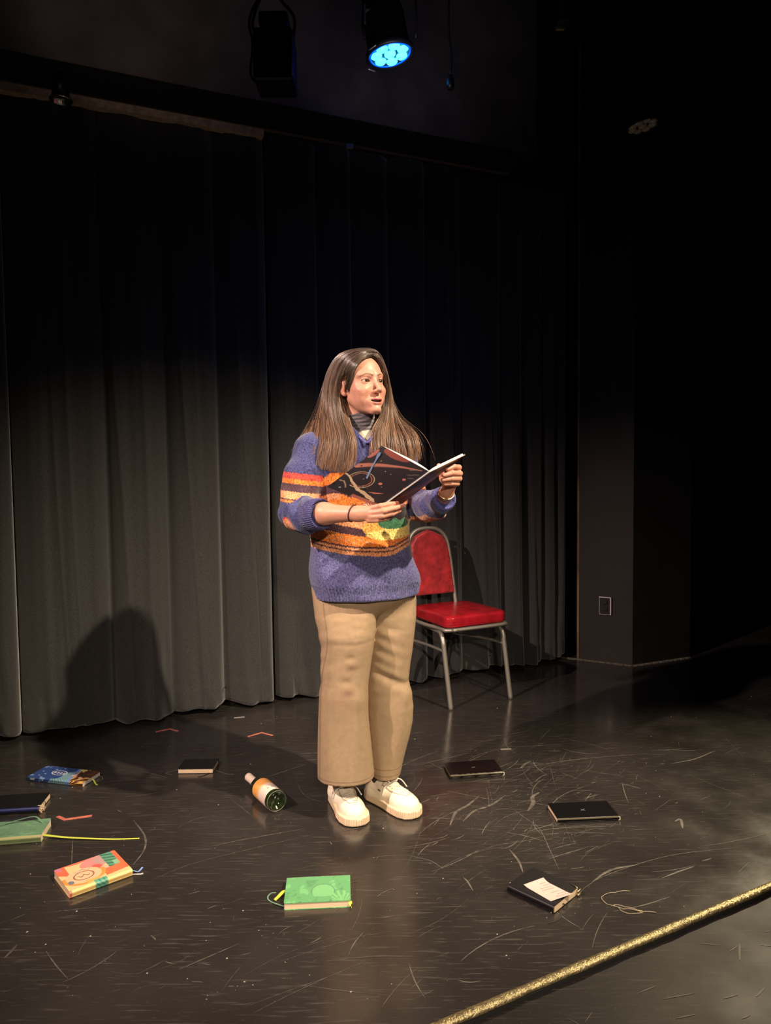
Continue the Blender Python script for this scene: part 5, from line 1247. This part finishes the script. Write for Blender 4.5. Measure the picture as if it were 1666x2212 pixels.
# ---------------------------------------------------------------- sneakers
M_shoe = mat('white_leather', attr=True, rough=0.5, bump=(140, 0.15, 0.001)); M_lace = mat('white_laces', (.80, .74, .66), .8)
def sneaker(heel, fwd, flip, label):
    ang = math.atan2(fwd[1], fwd[0]); e = bpy.data.objects.new('sneaker', None); COL.objects.link(e); e.parent = person
    e.location = Vector([float(v) for v in (np.array(heel) - PZ)]); e.rotation_euler = (0, 0, ang); e.scale = (1.04, 1.06, 1.06)
    if label: e['label'] = label
    def outline(x):       # half width and centre line
        hw = np.interp(x, [-.004, .008, .03, .07, .12, .17, .205, .235, .252, .260], [.004, .024, .033, .034, .037, .0445, .045, .037, .022, .004]); cy = np.interp(x, [0, .08, .16, .22, .26], [0, .0, .003, .006, .008]) * flip
        return hw, cy
    def sole(q):
        x, y, z = q[:, 0], q[:, 1], q[:, 2]; hw, cy = outline(x); grow = .0035
        d2 = np.maximum((np.abs(y - cy) - hw - grow) * .8, np.maximum(-x - .006, x - .263))
        h_ = np.interp(x, [0, .05, .14, .26], [.038, .035, .030, .031]); dz = np.maximum(z - h_, -z + .001 + .004 * np.clip((x - .23) * 30, 0, 1) ** 2)
        s_ = np.arctan2(y - cy, x - .160) * .085; rib = np.where((z > .006) & (z < h_ - .006) & (x > .17), .0013 * np.sin(s_ * 2 * math.pi / .0066), 0)
        a = np.maximum(np.stack([d2 + .005, dz + .005], 1), 0); return np.linalg.norm(a, axis=1) - .005 + np.minimum(np.maximum(d2, dz) + .005, 0) - rib
    def upper(q):
        q = q.copy(); q[:, 1] *= flip; x, z = q[:, 0], q[:, 2]
        d = ell(q, (.190, .005, .034), (.062, .0405, .034)); d = smin(d, cone(q, (.175, .002, .034), (.112, 0, .052), .034, .0335), .018)
        d = smin(d, cone(q, (.040, 0, .036), (.040, 0, .072), .0335, .030), .03); d = smin(d, cone(q, (.10, 0, .03), (.05, 0, .04), .036, .034), .03)
        d = smin(d, cone(q, (.112, 0, .052), (.080, 0, .075), .0335, .026), .01); d = smax(d, z - np.interp(x, [0, .03, .08, .11, .2], [.088, .080, .090, .112, .12]), .004); d = smax(d, -cone(q, (.050, 0, .088), (.050, 0, .12), .022, .026), .004)
        # eyestay: raised panel over the instep
        n_ = np.abs(q[:, 1] - .002); pan = np.maximum(n_ - np.interp(x, [.12, .18, .21], [.026, .023, .012]), np.maximum(.105 - x, x - .210)); d = d - .0016 * np.clip(-pan * 900, 0, 1) * (z > .045)
        toe = np.abs(x - .034 - .1 * (z - .03)) ; d = d + .0006 * (toe < .0012)
        return np.maximum(d, .010 - z)
    V1, Q1 = sdf_mesh(sole, (-.02, -.065, -.005), (.28, .07, .05), .0016, 1.6); c1 = np.tile(lin(238, 214, 180), (len(V1), 1))
    y = V1[:, 1]; s_ = np.arctan2(V1[:, 1] - outline(V1[:, 0])[1], V1[:, 0] - .160) * .085; c1[(np.sin(s_ * 2 * math.pi / .0066) < -.45) & (V1[:, 0] > .17) & (V1[:, 2] > .006) & (V1[:, 2] < .026)] *= .80  # rib grooves painted darker, as if shaded
    V1[:, 1] *= 1.08; o = mesh_np('sole', V1, Q1, M_shoe, e, col=c1)
    V2, Q2 = sdf_mesh(upper, (-.02, -.065, .0), (.28, .07, .125), .0019, 1.8); c2 = np.tile(lin(250, 238, 215), (len(V2), 1))
    w_ = np.abs(V2[:, 1] * flip - .002); pan = np.maximum(w_ - np.interp(V2[:, 0], [.12, .18, .21], [.026, .023, .012]), np.maximum(.105 - V2[:, 0], V2[:, 0] - .210)); c2[(np.abs(pan) < .0011) & (V2[:, 2] > .045)] *= .45
    c2[(np.abs(V2[:, 0] - .034 - .1 * (V2[:, 2] - .03)) < .0015)] *= .6; c2[(blob(V2[:, 0], V2[:, 2], .098, .060, .010, .0035) < 1)] = lin(120, 105, 95)
    st = np.abs(V2[:, 2] - (.045 + .30 * (.10 - V2[:, 0]) * (V2[:, 0] > .05))) < .0012; c2[st & (V2[:, 0] < .13) & (V2[:, 0] > .05)] *= .8
    V2[:, 1] *= 1.07; up = mesh_np('upper', V2, Q2, M_shoe, e, col=c2)
    # laces follow the instep: rows across plus a bow
    def top(x, y):
        zz = np.linspace(.13, .03, 300); p = np.stack([np.full(300, x), np.full(300, y), zz], 1).astype(f32); d = upper(p); k = np.nonzero(d < 0)[0]; return zz[k[0]] if len(k) else .05
    for i, x in enumerate(np.linspace(.138, .200, 6)):
        hw = .019 - .005 * (i / 5); V, F = tube([(x + .004 * math.sin(t * 3.14) * (1 if i % 2 else -1) + .003 * t, (t * hw + .002 * flip) * 1.07, top(x, t * hw) + .0022) for t in np.linspace(-1, 1, 9)], .0024, 8, .6)
        mesh_np('lace', V, F, M_lace, e)
    zt_ = top(.128, 0) + .004
    def lace(pts): V, F = tube(spline(pts, 26), .0031, 8, .7); mesh_np('lace', V, F, M_lace, e)
    def L3(a): return [(x + .026, y, z) for x, y, z in a]
    lace(L3([(.102, 0, zt_), (.098, -.014, zt_ + .012), (.104, -.024, zt_ + .009), (.108, -.016, zt_ + .0), (.103, 0, zt_)]))
    lace(L3([(.102, 0, zt_), (.096, .014, zt_ + .011), (.100, .026, zt_ + .007), (.107, .017, zt_ - .001), (.103, 0, zt_)]))
    lace(L3([(.103, 0, zt_), (.108, .020, zt_ + .004), (.114, .036, zt_ - .006), (.124, .050, zt_ - .030)])); lace(L3([(.103, 0, zt_), (.106, -.020, zt_), (.098, -.036, zt_ - .014), (.094, -.045, zt_ - .040)]))
    return e
ta, tb = FL(786, 1786), FL(905, 1757)
fa = unit(np.array([.33, -.944, 0])); fb = unit(np.array([.70, -.71, 0]))
sneaker(FL(768, 1784) - fa * .252, fa, 1, 'white leather sneaker on the front foot, toe towards the camera')
sneaker(FL(896, 1762) - fb * .245, fb, -1, 'white leather sneaker on the rear foot, pointing to the right')
# dark socks
for (px_, hp, f_) in ((744, FL(768, 1784) - fa * .252, fa), (823, FL(896, 1762) - fb * .245, fb)):
    a_ = np.array(hp) + np.array(f_) * .058; V, F = tube([a_ + np.array([0, 0, z_]) for z_ in (.05, .09, .14, .20, .22)], [.033, .033, .034, .037, .036], 24); mesh_np('sock', V, F, mat('dark_sock', (.05, .03, .025), .9), person, world_parent=True)

# ---------------------------------------------------------------- hair tie, bracelet
wr = P(762, 1109, 2.348); axw = unit3(P(789, 1109, 2.325) - P(740, 1110, 2.37)); up_ = np.array([0, 0, 1.0]); sd_ = np.cross(axw, up_)
V, F = tube([wr + (math.cos(a) * up_ * .0262 + math.sin(a) * sd_ * .0255) + axw * (.006 * math.cos(a)) for a in np.linspace(0, 2 * math.pi, 40)], .0021, 8)
mesh_np('hair_tie', V, F, mat('dark_hair_tie', (.05, .014, .014), .6), person, world_parent=True)
wl_ = P(964, 1064, 2.452); axl = unit3(P(972, 1043, 2.435) - P(952, 1082, 2.53)); s1 = unit3(np.cross(axl, (0, 1, .2))); s2 = np.cross(axl, s1)
V, F = tube([wl_ + (math.cos(a) * s1 + math.sin(a) * s2) * .0265 for a in np.linspace(0, 2 * math.pi, 40)], .0022, 8)
mesh_np('bracelet', V, F, mat('pale_gold_bracelet', (.75, .58, .30), .3, .9), person, world_parent=True)

# ---------------------------------------------------------------- hair
def G(l): return np.array([P(*q) for q in l])
GL = [[(802, 765, 2.582), (786, 771, 2.560), (767, 787, 2.550), (754, 804, 2.563), (743, 818, 2.588), (735, 834, 2.622), (741, 866, 2.612), (752, 905, 2.575), (766, 952, 2.530), (764, 1000, 2.515), (757, 1022, 2.512)],
      [(802, 760, 2.590), (780, 762, 2.565), (755, 777, 2.555), (740, 803, 2.565), (731, 832, 2.580), (730, 865, 2.585), (736, 905, 2.565), (748, 950, 2.525), (742, 1000, 2.513), (738, 1022, 2.512)],
      [(802, 757, 2.580), (771, 757, 2.565), (740, 769, 2.570), (720, 800, 2.585), (712, 835, 2.595), (712, 870, 2.590), (718, 910, 2.570), (726, 955, 2.530), (720, 995, 2.520), (716, 1018, 2.520)],
      [(800, 754, 2.620), (766, 754, 2.615), (731, 766, 2.620), (709, 800, 2.630), (700, 840, 2.635), (699, 875, 2.625), (699, 910, 2.590), (700, 955, 2.535), (694, 990, 2.520), (690, 1012, 2.515)],
      [(798, 753, 2.665), (763, 755, 2.670), (727, 769, 2.680), (705, 805, 2.690), (696, 845, 2.690), (690, 880, 2.665), (683, 915, 2.615), (674, 950, 2.560), (670, 975, 2.545), (668, 992, 2.540)],
      [(795, 755, 2.705), (761, 758, 2.725), (727, 775, 2.735), (708, 815, 2.740), (701, 860, 2.740), (690, 898, 2.715), (673, 922, 2.665), (658, 944, 2.610), (650, 960, 2.575), (645, 968, 2.565)]]
GR = [[(802, 765, 2.582), (815, 770, 2.588), (826, 785, 2.600), (833, 808, 2.620), (836, 840, 2.635), (832, 872, 2.630), (824, 900, 2.595), (810, 930, 2.560), (808, 965, 2.525), (808, 1000, 2.515)],
      [(802, 760, 2.590), (817, 765, 2.595), (830, 787, 2.612), (838, 815, 2.610), (842, 848, 2.625), (841, 880, 2.625), (838, 910, 2.600), (832, 940, 2.565), (834, 975, 2.545), (836, 1005, 2.535)],
      [(802, 758, 2.585), (817, 762, 2.590), (831, 788, 2.620), (841, 822, 2.650), (847, 858, 2.660), (849, 888, 2.655), (853, 915, 2.630), (860, 942, 2.595), (866, 975, 2.575), (868, 1005, 2.570)],
      [(800, 755, 2.625), (815, 760, 2.640), (829, 788, 2.665), (840, 828, 2.695), (847, 868, 2.705), (855, 898, 2.690), (868, 920, 2.665), (881, 942, 2.630), (888, 970, 2.615), (890, 1000, 2.610)],
      [(798, 754, 2.665), (812, 760, 2.685), (826, 793, 2.715), (837, 838, 2.740), (845, 878, 2.745), (862, 905, 2.725), (885, 922, 2.700), (897, 942, 2.670), (902, 965, 2.655), (904, 990, 2.650)]]
GB = [[(795, 755, 2.705), (761, 758, 2.725), (727, 775, 2.735), (708, 815, 2.740), (703, 860, 2.745), (698, 900, 2.770), (696, 950, 2.800), (696, 1010, 2.810)],
      [(790, 757, 2.725), (770, 765, 2.750), (752, 790, 2.775), (742, 830, 2.785), (738, 870, 2.785), (735, 910, 2.800), (733, 960, 2.815), (733, 1015, 2.820)],
      [(794, 757, 2.720), (790, 765, 2.755), (788, 800, 2.780), (786, 840, 2.790), (786, 880, 2.790), (786, 920, 2.805), (786, 960, 2.820), (786, 1015, 2.825)],
      [(796, 757, 2.715), (808, 770, 2.745), (815, 800, 2.770), (820, 840, 2.780), (824, 880, 2.780), (828, 920, 2.800), (832, 960, 2.815), (832, 1010, 2.820)],
      [(798, 754, 2.665), (812, 762, 2.700), (826, 795, 2.730), (836, 840, 2.755), (842, 880, 2.760), (850, 915, 2.775), (862, 955, 2.790), (866, 1000, 2.795)]]
NSEG = 26
GT = [[(802, 767, 2.580), (788, 772, 2.556), (774, 786, 2.540), (765, 803, 2.545), (760, 822, 2.552), (756, 838, 2.565), (753, 850, 2.573)],
      [(802, 763, 2.585), (784, 767, 2.560), (764, 783, 2.545), (753, 802, 2.556), (748, 814, 2.572), (745, 824, 2.583), (743, 832, 2.590)]]
def make_strands(guides, n, seed, r0=.0008, dep=.010, spread=.006):
    rg = np.random.default_rng(seed); GS = np.array([spline(G(g), NSEG) for g in guides]); ng = len(GS)
    out = []; rad = []; cols = []
    nclump = 60; cl = rg.normal(0, 1, (nclump, 3))
    for k in range(n):
        uu = rg.uniform(0, ng - 1); i = min(int(uu), ng - 2); f = uu - i; f = f
        s = GS[i] * (1 - f) + GS[i + 1] * f; T = np.linspace(0, 1, NSEG)
        ctr = HO + HM[:, 2] * .02; inward = ctr - s; inward /= np.linalg.norm(inward, axis=1)[:, None]
        dd_ = rg.random() ** 1.5 * dep; fade = np.clip(1.3 - T * 1.0, .35, 1)
        s = s + inward * (dd_ * fade)[:, None] * np.clip(1 - (T - .45) * 2, 0, 1)[:, None]
        c_ = int(uu / (ng - 1) * nclump) % nclump
        off = cl[c_] * np.array([1, .6, .2]) * spread * 1.25 + rg.normal(0, 1, 3) * np.array([1, .8, .2]) * spread * .8
        s = s + off[None] * (np.clip(T - .30, 0, 1) ** 1.3)[:, None] * 1.5
        s = s + (np.sin(T * rg.uniform(5, 13) + rg.uniform(0, 6)) * .0014 * np.clip(T * 2 - .3, 0, 1))[:, None] * np.array([1, .5, 0])
        L_ = 1.02 - .34 * rg.random() ** 1.5; s = s + (rg.normal(0, .0022, 3) * np.array([1, 1, .5]))[None] * np.clip(1 - T * 3, 0, 1)[:, None]; m = int(NSEG); Tq = np.linspace(0, min(L_, 1), m)
        s = np.stack([np.interp(Tq, T, s[:, a]) for a in range(3)], 1)
        r = r0 * rg.uniform(.7, 1.25) * np.clip((1 - np.linspace(0, 1, m)) * 4 + .25, 0, 1); out.append(s); rad.append(r)
        tone = rg.uniform(.45, 1.45) * (.8 + .25 * cl[c_, 1]); cc = np.stack([np.interp(T, [0, .3, .6, 1], v_) for v_ in ([.090, .135, .20, .30], [.062, .091, .130, .165], [.049, .070, .090, .100])], 1)
        hi_ = rg.random() < .20; cols.append(cc * max(tone, .3) * (1.6 if hi_ else 1.0))
    S = np.array(out); R = np.array(rad); Cc = np.array(cols); n_, m_, _ = S.shape
    Tn = np.gradient(S, axis=1); Tn /= np.linalg.norm(Tn, axis=2)[..., None] + 1e-9
    ref = np.array([.3, .9, .25]); A = np.cross(Tn, ref); A /= np.linalg.norm(A, axis=2)[..., None] + 1e-9; Bn = np.cross(Tn, A)
    V = []
    for a in (0, 2.094, 4.189): V.append(S + R[..., None] * (math.cos(a) * A + math.sin(a) * Bn))
    V = np.stack(V, 2); idx = np.arange(n_ * m_ * 3).reshape(n_, m_, 3); nxt = np.roll(idx, -1, 2)
    Q = np.stack([idx[:, :-1], nxt[:, :-1], nxt[:, 1:], idx[:, 1:]], -1).reshape(-1, 4)
    return V.reshape(-1, 3), Q, np.repeat(Cc.reshape(-1, 3), 3, 0)
SA = [make_strands(GL, 2600, 1), make_strands(GR, 1900, 2), make_strands(GB, 900, 3)]
fly = make_strands([GL[5], GL[4]], 60, 7, .0005, .0, .016); fly2 = make_strands([GR[3], GR[4]], 70, 8, .0005, .0, .018)
tmp = make_strands(GT, 420, 12, .0009, .006, .0015); SA += [fly, fly2, (tmp[0], tmp[1], np.minimum(tmp[2], .09) * np.array([.75, .62, .55]))]  # temple strands coloured darker to stand for the shade there
V, Q = merge_meshes([(a, b) for a, b, _ in SA]); c = np.vstack([k for _, _, k in SA])
mesh_np('hair', V, Q, M_hair, person, world_parent=True, col=c)

# ================================================================== THE OPEN BOOK IN THE HANDS
B_ = P(924, 1017, 2.255); A_ = P(825, 963, 2.310); C_b = P(816, 1095, 2.350); D_b = A_ + (C_b - B_)
D_b = P(706, 1052, 2.385); Sv = (C_b - B_)
E_ = P(1005, 983, 2.392); F_b = P(868, 1089, 2.465)
spc = P(929, 1020, 2.252) - B_          # spine width
org = (B_ + C_b) / 2; bk = empty('open_book', org); tag(bk, 'open hardback book with dark swirling space pattern, held up in both hands', 'book')
M_space = mat('dark_space_cover', attr=True, rough=0.45, spec=.35)
def bil(a, b, c, d, s, t): return a * (1 - s) * (1 - t) + b * s * (1 - t) + c * s * t + d * (1 - s) * t
def slab(name, a, b, c, d, th_, m, colf=None, n=130, bow=0.0, parent=bk, mode=0):
    """a,b top edge (s), d,c bottom edge; outer face as given, thickness pushed inwards."""
    nn = np.cross(b - a, d - a); nn /= np.linalg.norm(nn)
    cdir = CAM - (a + b + c + d) / 4
    if nn @ cdir > 0: nn = -nn          # inner side, away from the camera
    V = []; S = np.linspace(0, 1, n); U = []
    for s in S:
        for t in S: V.append(bil(a, b, c, d, s, t) + nn * bow * math.sin(math.pi * s)); U.append((s, t))
    V = np.array(V); U = np.array(U); W = V + nn * th_; idx = np.arange(n * n).reshape(n, n)
    q1 = np.stack([idx[:-1, :-1], idx[1:, :-1], idx[1:, 1:], idx[:-1, 1:]], -1).reshape(-1, 4); q2 = q1[:, ::-1] + n * n
    def rim(a_): return np.stack([a_[:-1], a_[1:], a_[1:] + n * n, a_[:-1] + n * n], 1)
    Q = np.vstack([q1, q2, rim(idx[0]), rim(idx[-1])[:, ::-1], rim(idx[:, 0])[:, ::-1], rim(idx[:, -1])])
    col = None
    if colf is not None: cc = colf(U[:, 0], U[:, 1]); col = np.vstack([cc, np.tile(lin(235, 220, 200), (n * n, 1))])
    return mesh_np(name, np.vstack([V, W]), Q, m, parent, world_parent=True, col=col, smooth=False), nn
INK = lin(30, 27, 30); CRM = lin(176, 158, 128); SAL = lin(176, 112, 98)
def pline(s, t, pl, k=.75):
    b_ = np.full(len(s), 9.0); wv_ = np.zeros(len(s)); n_ = len(pl) - 1
    for i, ((x0, z0), (x1, z1)) in enumerate(zip(pl[:-1], pl[1:])):
        vx, vz = x1 - x0, z1 - z0; f = np.clip(((s - x0) * vx + (t - z0) * vz) / (vx * vx + vz * vz), 0, 1)
        dd = np.hypot(s - x0 - f * vx, (t - z0 - f * vz) * 1.2); m = dd < b_; b_[m] = dd[m]; wv_[m] = (i + f[m]) / n_
    return b_, wv_
def col_left(s, t):      # s: outer edge (0) -> spine (1), t: top (0) -> bottom (1)
    c = np.tile(lin(38, 34, 38), (len(s), 1))
    c[blob(s, t, .36, .02, .26, .075, -.05) < 1] = lin(128, 66, 56); c[blob(s, t, .02, .17, .05, .10) < 1] = lin(150, 92, 82)
    d_, f_ = pline(s, t, [(.02, .46), (.15, .37), (.35, .27), (.6, .16), (.93, .05)]); c[d_ < .045 * (1 - f_) ** .7 + .006] = SAL * .8; c[(d_ > .05 * (1 - f_) ** .7 + .012) & (d_ < .05 * (1 - f_) ** .7 + .020) & (f_ > .2) & (t > .2)] = lin(92, 58, 52)
    c[blob(s, t, .08, .435, .018, .014) < 1] = lin(38, 34, 38)
    for r0, w0, kk in ((1.0, .07, CRM * .8), (.66, .07, SAL * .6)):
        b_ = blob(s, t, .315, .655, .215, .165); c[(np.abs(b_ - r0) < w0) & ((s > .25) | (t < .66))] = kk
    d_, f_ = pline(s, t, [(.0, .655), (.08, .668), (.144, .691), (.22, .74), (.296, .767), (.38, .81), (.453, .839), (.53, .845), (.607, .858), (.7, .89), (.786, .906), (.86, .98)])
    c[d_ < .013 + .020 * f_ + .010 * np.abs(np.sin(f_ * 21)) * (f_ > .4)] = CRM
    d_, f_ = pline(s, t, [(.05, .80), (.12, .79), (.20, .84), (.24, .88)]); c[d_ < .012] = CRM * .55
    for (a, b, r, k) in ((.633, .577, .033, SAL), (.857, .33, .030, SAL * .85), (.483, .343, .010, CRM), (.70, .62, .009, CRM), (.33, .62, .012, lin(110, 100, 110)), (.45, .74, .010, CRM * .8), (.55, .75, .007, CRM), (.17, .92, .02, lin(120, 120, 150)), (.03, .90, .025, lin(20, 20, 30)), (.25, .22, .008, CRM), (.6, .35, .006, CRM)): c[blob(s, t, a, b, r, r * .8) < 1] = k
    d_, f_ = pline(s, t, [(.63, .80), (.73, .775), (.84, .72)]); c[d_ < .013 * np.sin(np.pi * np.clip(f_, .05, .95)) + .002] = SAL
    for (a, b) in ((.86, .21), (.93, .16), (.80, .12), (.92, .26)): c[(blob(s, t, a, b, .055, .007, -.5) < 1)] = lin(105, 92, 84)
    c[(t > .94) & (s > .45)] = SAL * .6; return c
def col_right(s, t):     # s: spine (0) -> outer edge (1)
    c = np.tile(INK, (len(s), 1)); c[s < .03] = lin(60, 62, 80); b = t - (.55 + .0 * s); c[(t > .62 - .25 * s) & (s > .18)] = lin(150, 84, 80); c[(np.abs(t - .80 + .2 * s) < .05) & (s > .3)] = lin(170, 130, 110)
    c[(np.abs(blob(s, t, .20, .93, .12, .07) - 1) < .25)] = CRM; c[(t < .10) & (s > .5)] = lin(100, 58, 54); c[(np.abs(t - .25) < .05) & (s < .5)] = lin(80, 60, 60); return c
cl, n1 = slab('front_cover', A_, B_, C_b, D_b, .0030, M_space, col_left, bow=-.0)
cr_, n2 = slab('back_cover', B_ + spc, E_, F_b, C_b + spc, .0030, M_space, col_right)
cr_['label'] = 'dark cover with pink and cream shapes, gripped at its outer edge'
sp1, _ = slab('spine', B_, B_ + spc, C_b + spc, C_b, .0025, M_space, lambda s, t: np.where((np.abs(s - .5) < .5)[:, None], np.where(((np.abs(t - .5) < .03) & (np.sin(t * 300) > 0))[:, None], SAL, lin(60, 66, 92)), 0), n=30)
# page blocks lie against the inside of each cover, curving into the gutter
M_pg = page_mat('book_pages', (.80, .76, .68)); M_leaf = mat('white_leaf', (.60, .58, .60), .7)
def pages(a, b, c, d, nn, th_, name, curl):
    """a/d outer corners, b/c at the spine"""
    n = 26; V = []; a, b, c, d = [np.array(q) for q in (a, b, c, d)]
    ins = .004
    for s in np.linspace(.03, 1, n):
        prof = th_ * (1 - .75 * max(0, (s - .80) / .20) ** 2) + curl * math.sin(math.pi * min(1, s)) * .0
        for t in (.006, .985):
            base_ = bil(a, b, c, d, s, t) + nn * .0032; V.append(base_); V.append(base_ + nn * prof)
    F = []
    for i in range(n - 1):
        o = i * 4; F += [(o, o + 4, o + 5, o + 1), (o + 2, o + 3, o + 7, o + 6), (o + 1, o + 5, o + 7, o + 3), (o, o + 2, o + 6, o + 4)]
    F += [(0, 1, 3, 2), (4 * n - 4, 4 * n - 2, 4 * n - 1, 4 * n - 3)]
    return mesh_np(name, V, F, M_pg, bk, world_parent=True, smooth=False)
pages(A_, B_, C_b, D_b, n1, .0095, 'page_block', 0); pages(E_, B_ + spc, C_b + spc, F_b, n2, .0060, 'page_block', 0)
# a curved turned leaf rising from the left block
for k, (hgt, sh) in enumerate(((.022, .02), (.032, .05))):
    n = 30; V = []
    for s in np.linspace(0.03 + sh, 1, n):
        for t in (.006, .985): V.append(bil(A_, B_, C_b, D_b, s, t) + n1 * (.0130 + hgt * math.sin(math.pi * min(1, s ** 1.5)) ** .8 * .9))
    F = [(2 * i, 2 * i + 1, 2 * i + 3, 2 * i + 2) for i in range(n - 1)]
    o = mesh_np('leaf', V, F, M_leaf, bk, world_parent=True); o.modifiers.new('t', 'SOLIDIFY').thickness = .0012
# blue ribbon marker hanging over the outside of the cover
rp = [bil(A_, B_, C_b, D_b, s, t) - n1 * o for s, t, o in ((.10, .10, .0045), (.117, .148, .003), (.18, .26, .0015), (.23, .36, .0012), (.367, .59, .0012))]
S_ = spline(rp, 30); wv = (B_ - A_) / np.linalg.norm(B_ - A_); V = []; 
for i, q in enumerate(S_):
    w_ = np.interp(i, [0, 3, 9, 29], [.005, .0085, .0035, .0050]); 
    for a, b in ((-1, 0), (1, 0), (1, 1), (-1, 1)): V.append(q + wv * a * w_ / 1.6 - n1 * b * .0008)
F = []
for i in range(29):
    for q in range(4): F.append((i * 4 + q, i * 4 + (q + 1) % 4, i * 4 + 4 + (q + 1) % 4, i * 4 + 4 + q))
F += [(0, 1, 2, 3), (116, 117, 118, 119)]
o = mesh_np('ribbon', V, F, mat('blue_grey_ribbon', (.14, .22, .38), .5), bk, world_parent=True, smooth=False); o['label'] = 'blue-grey ribbon marker hanging over the cover'
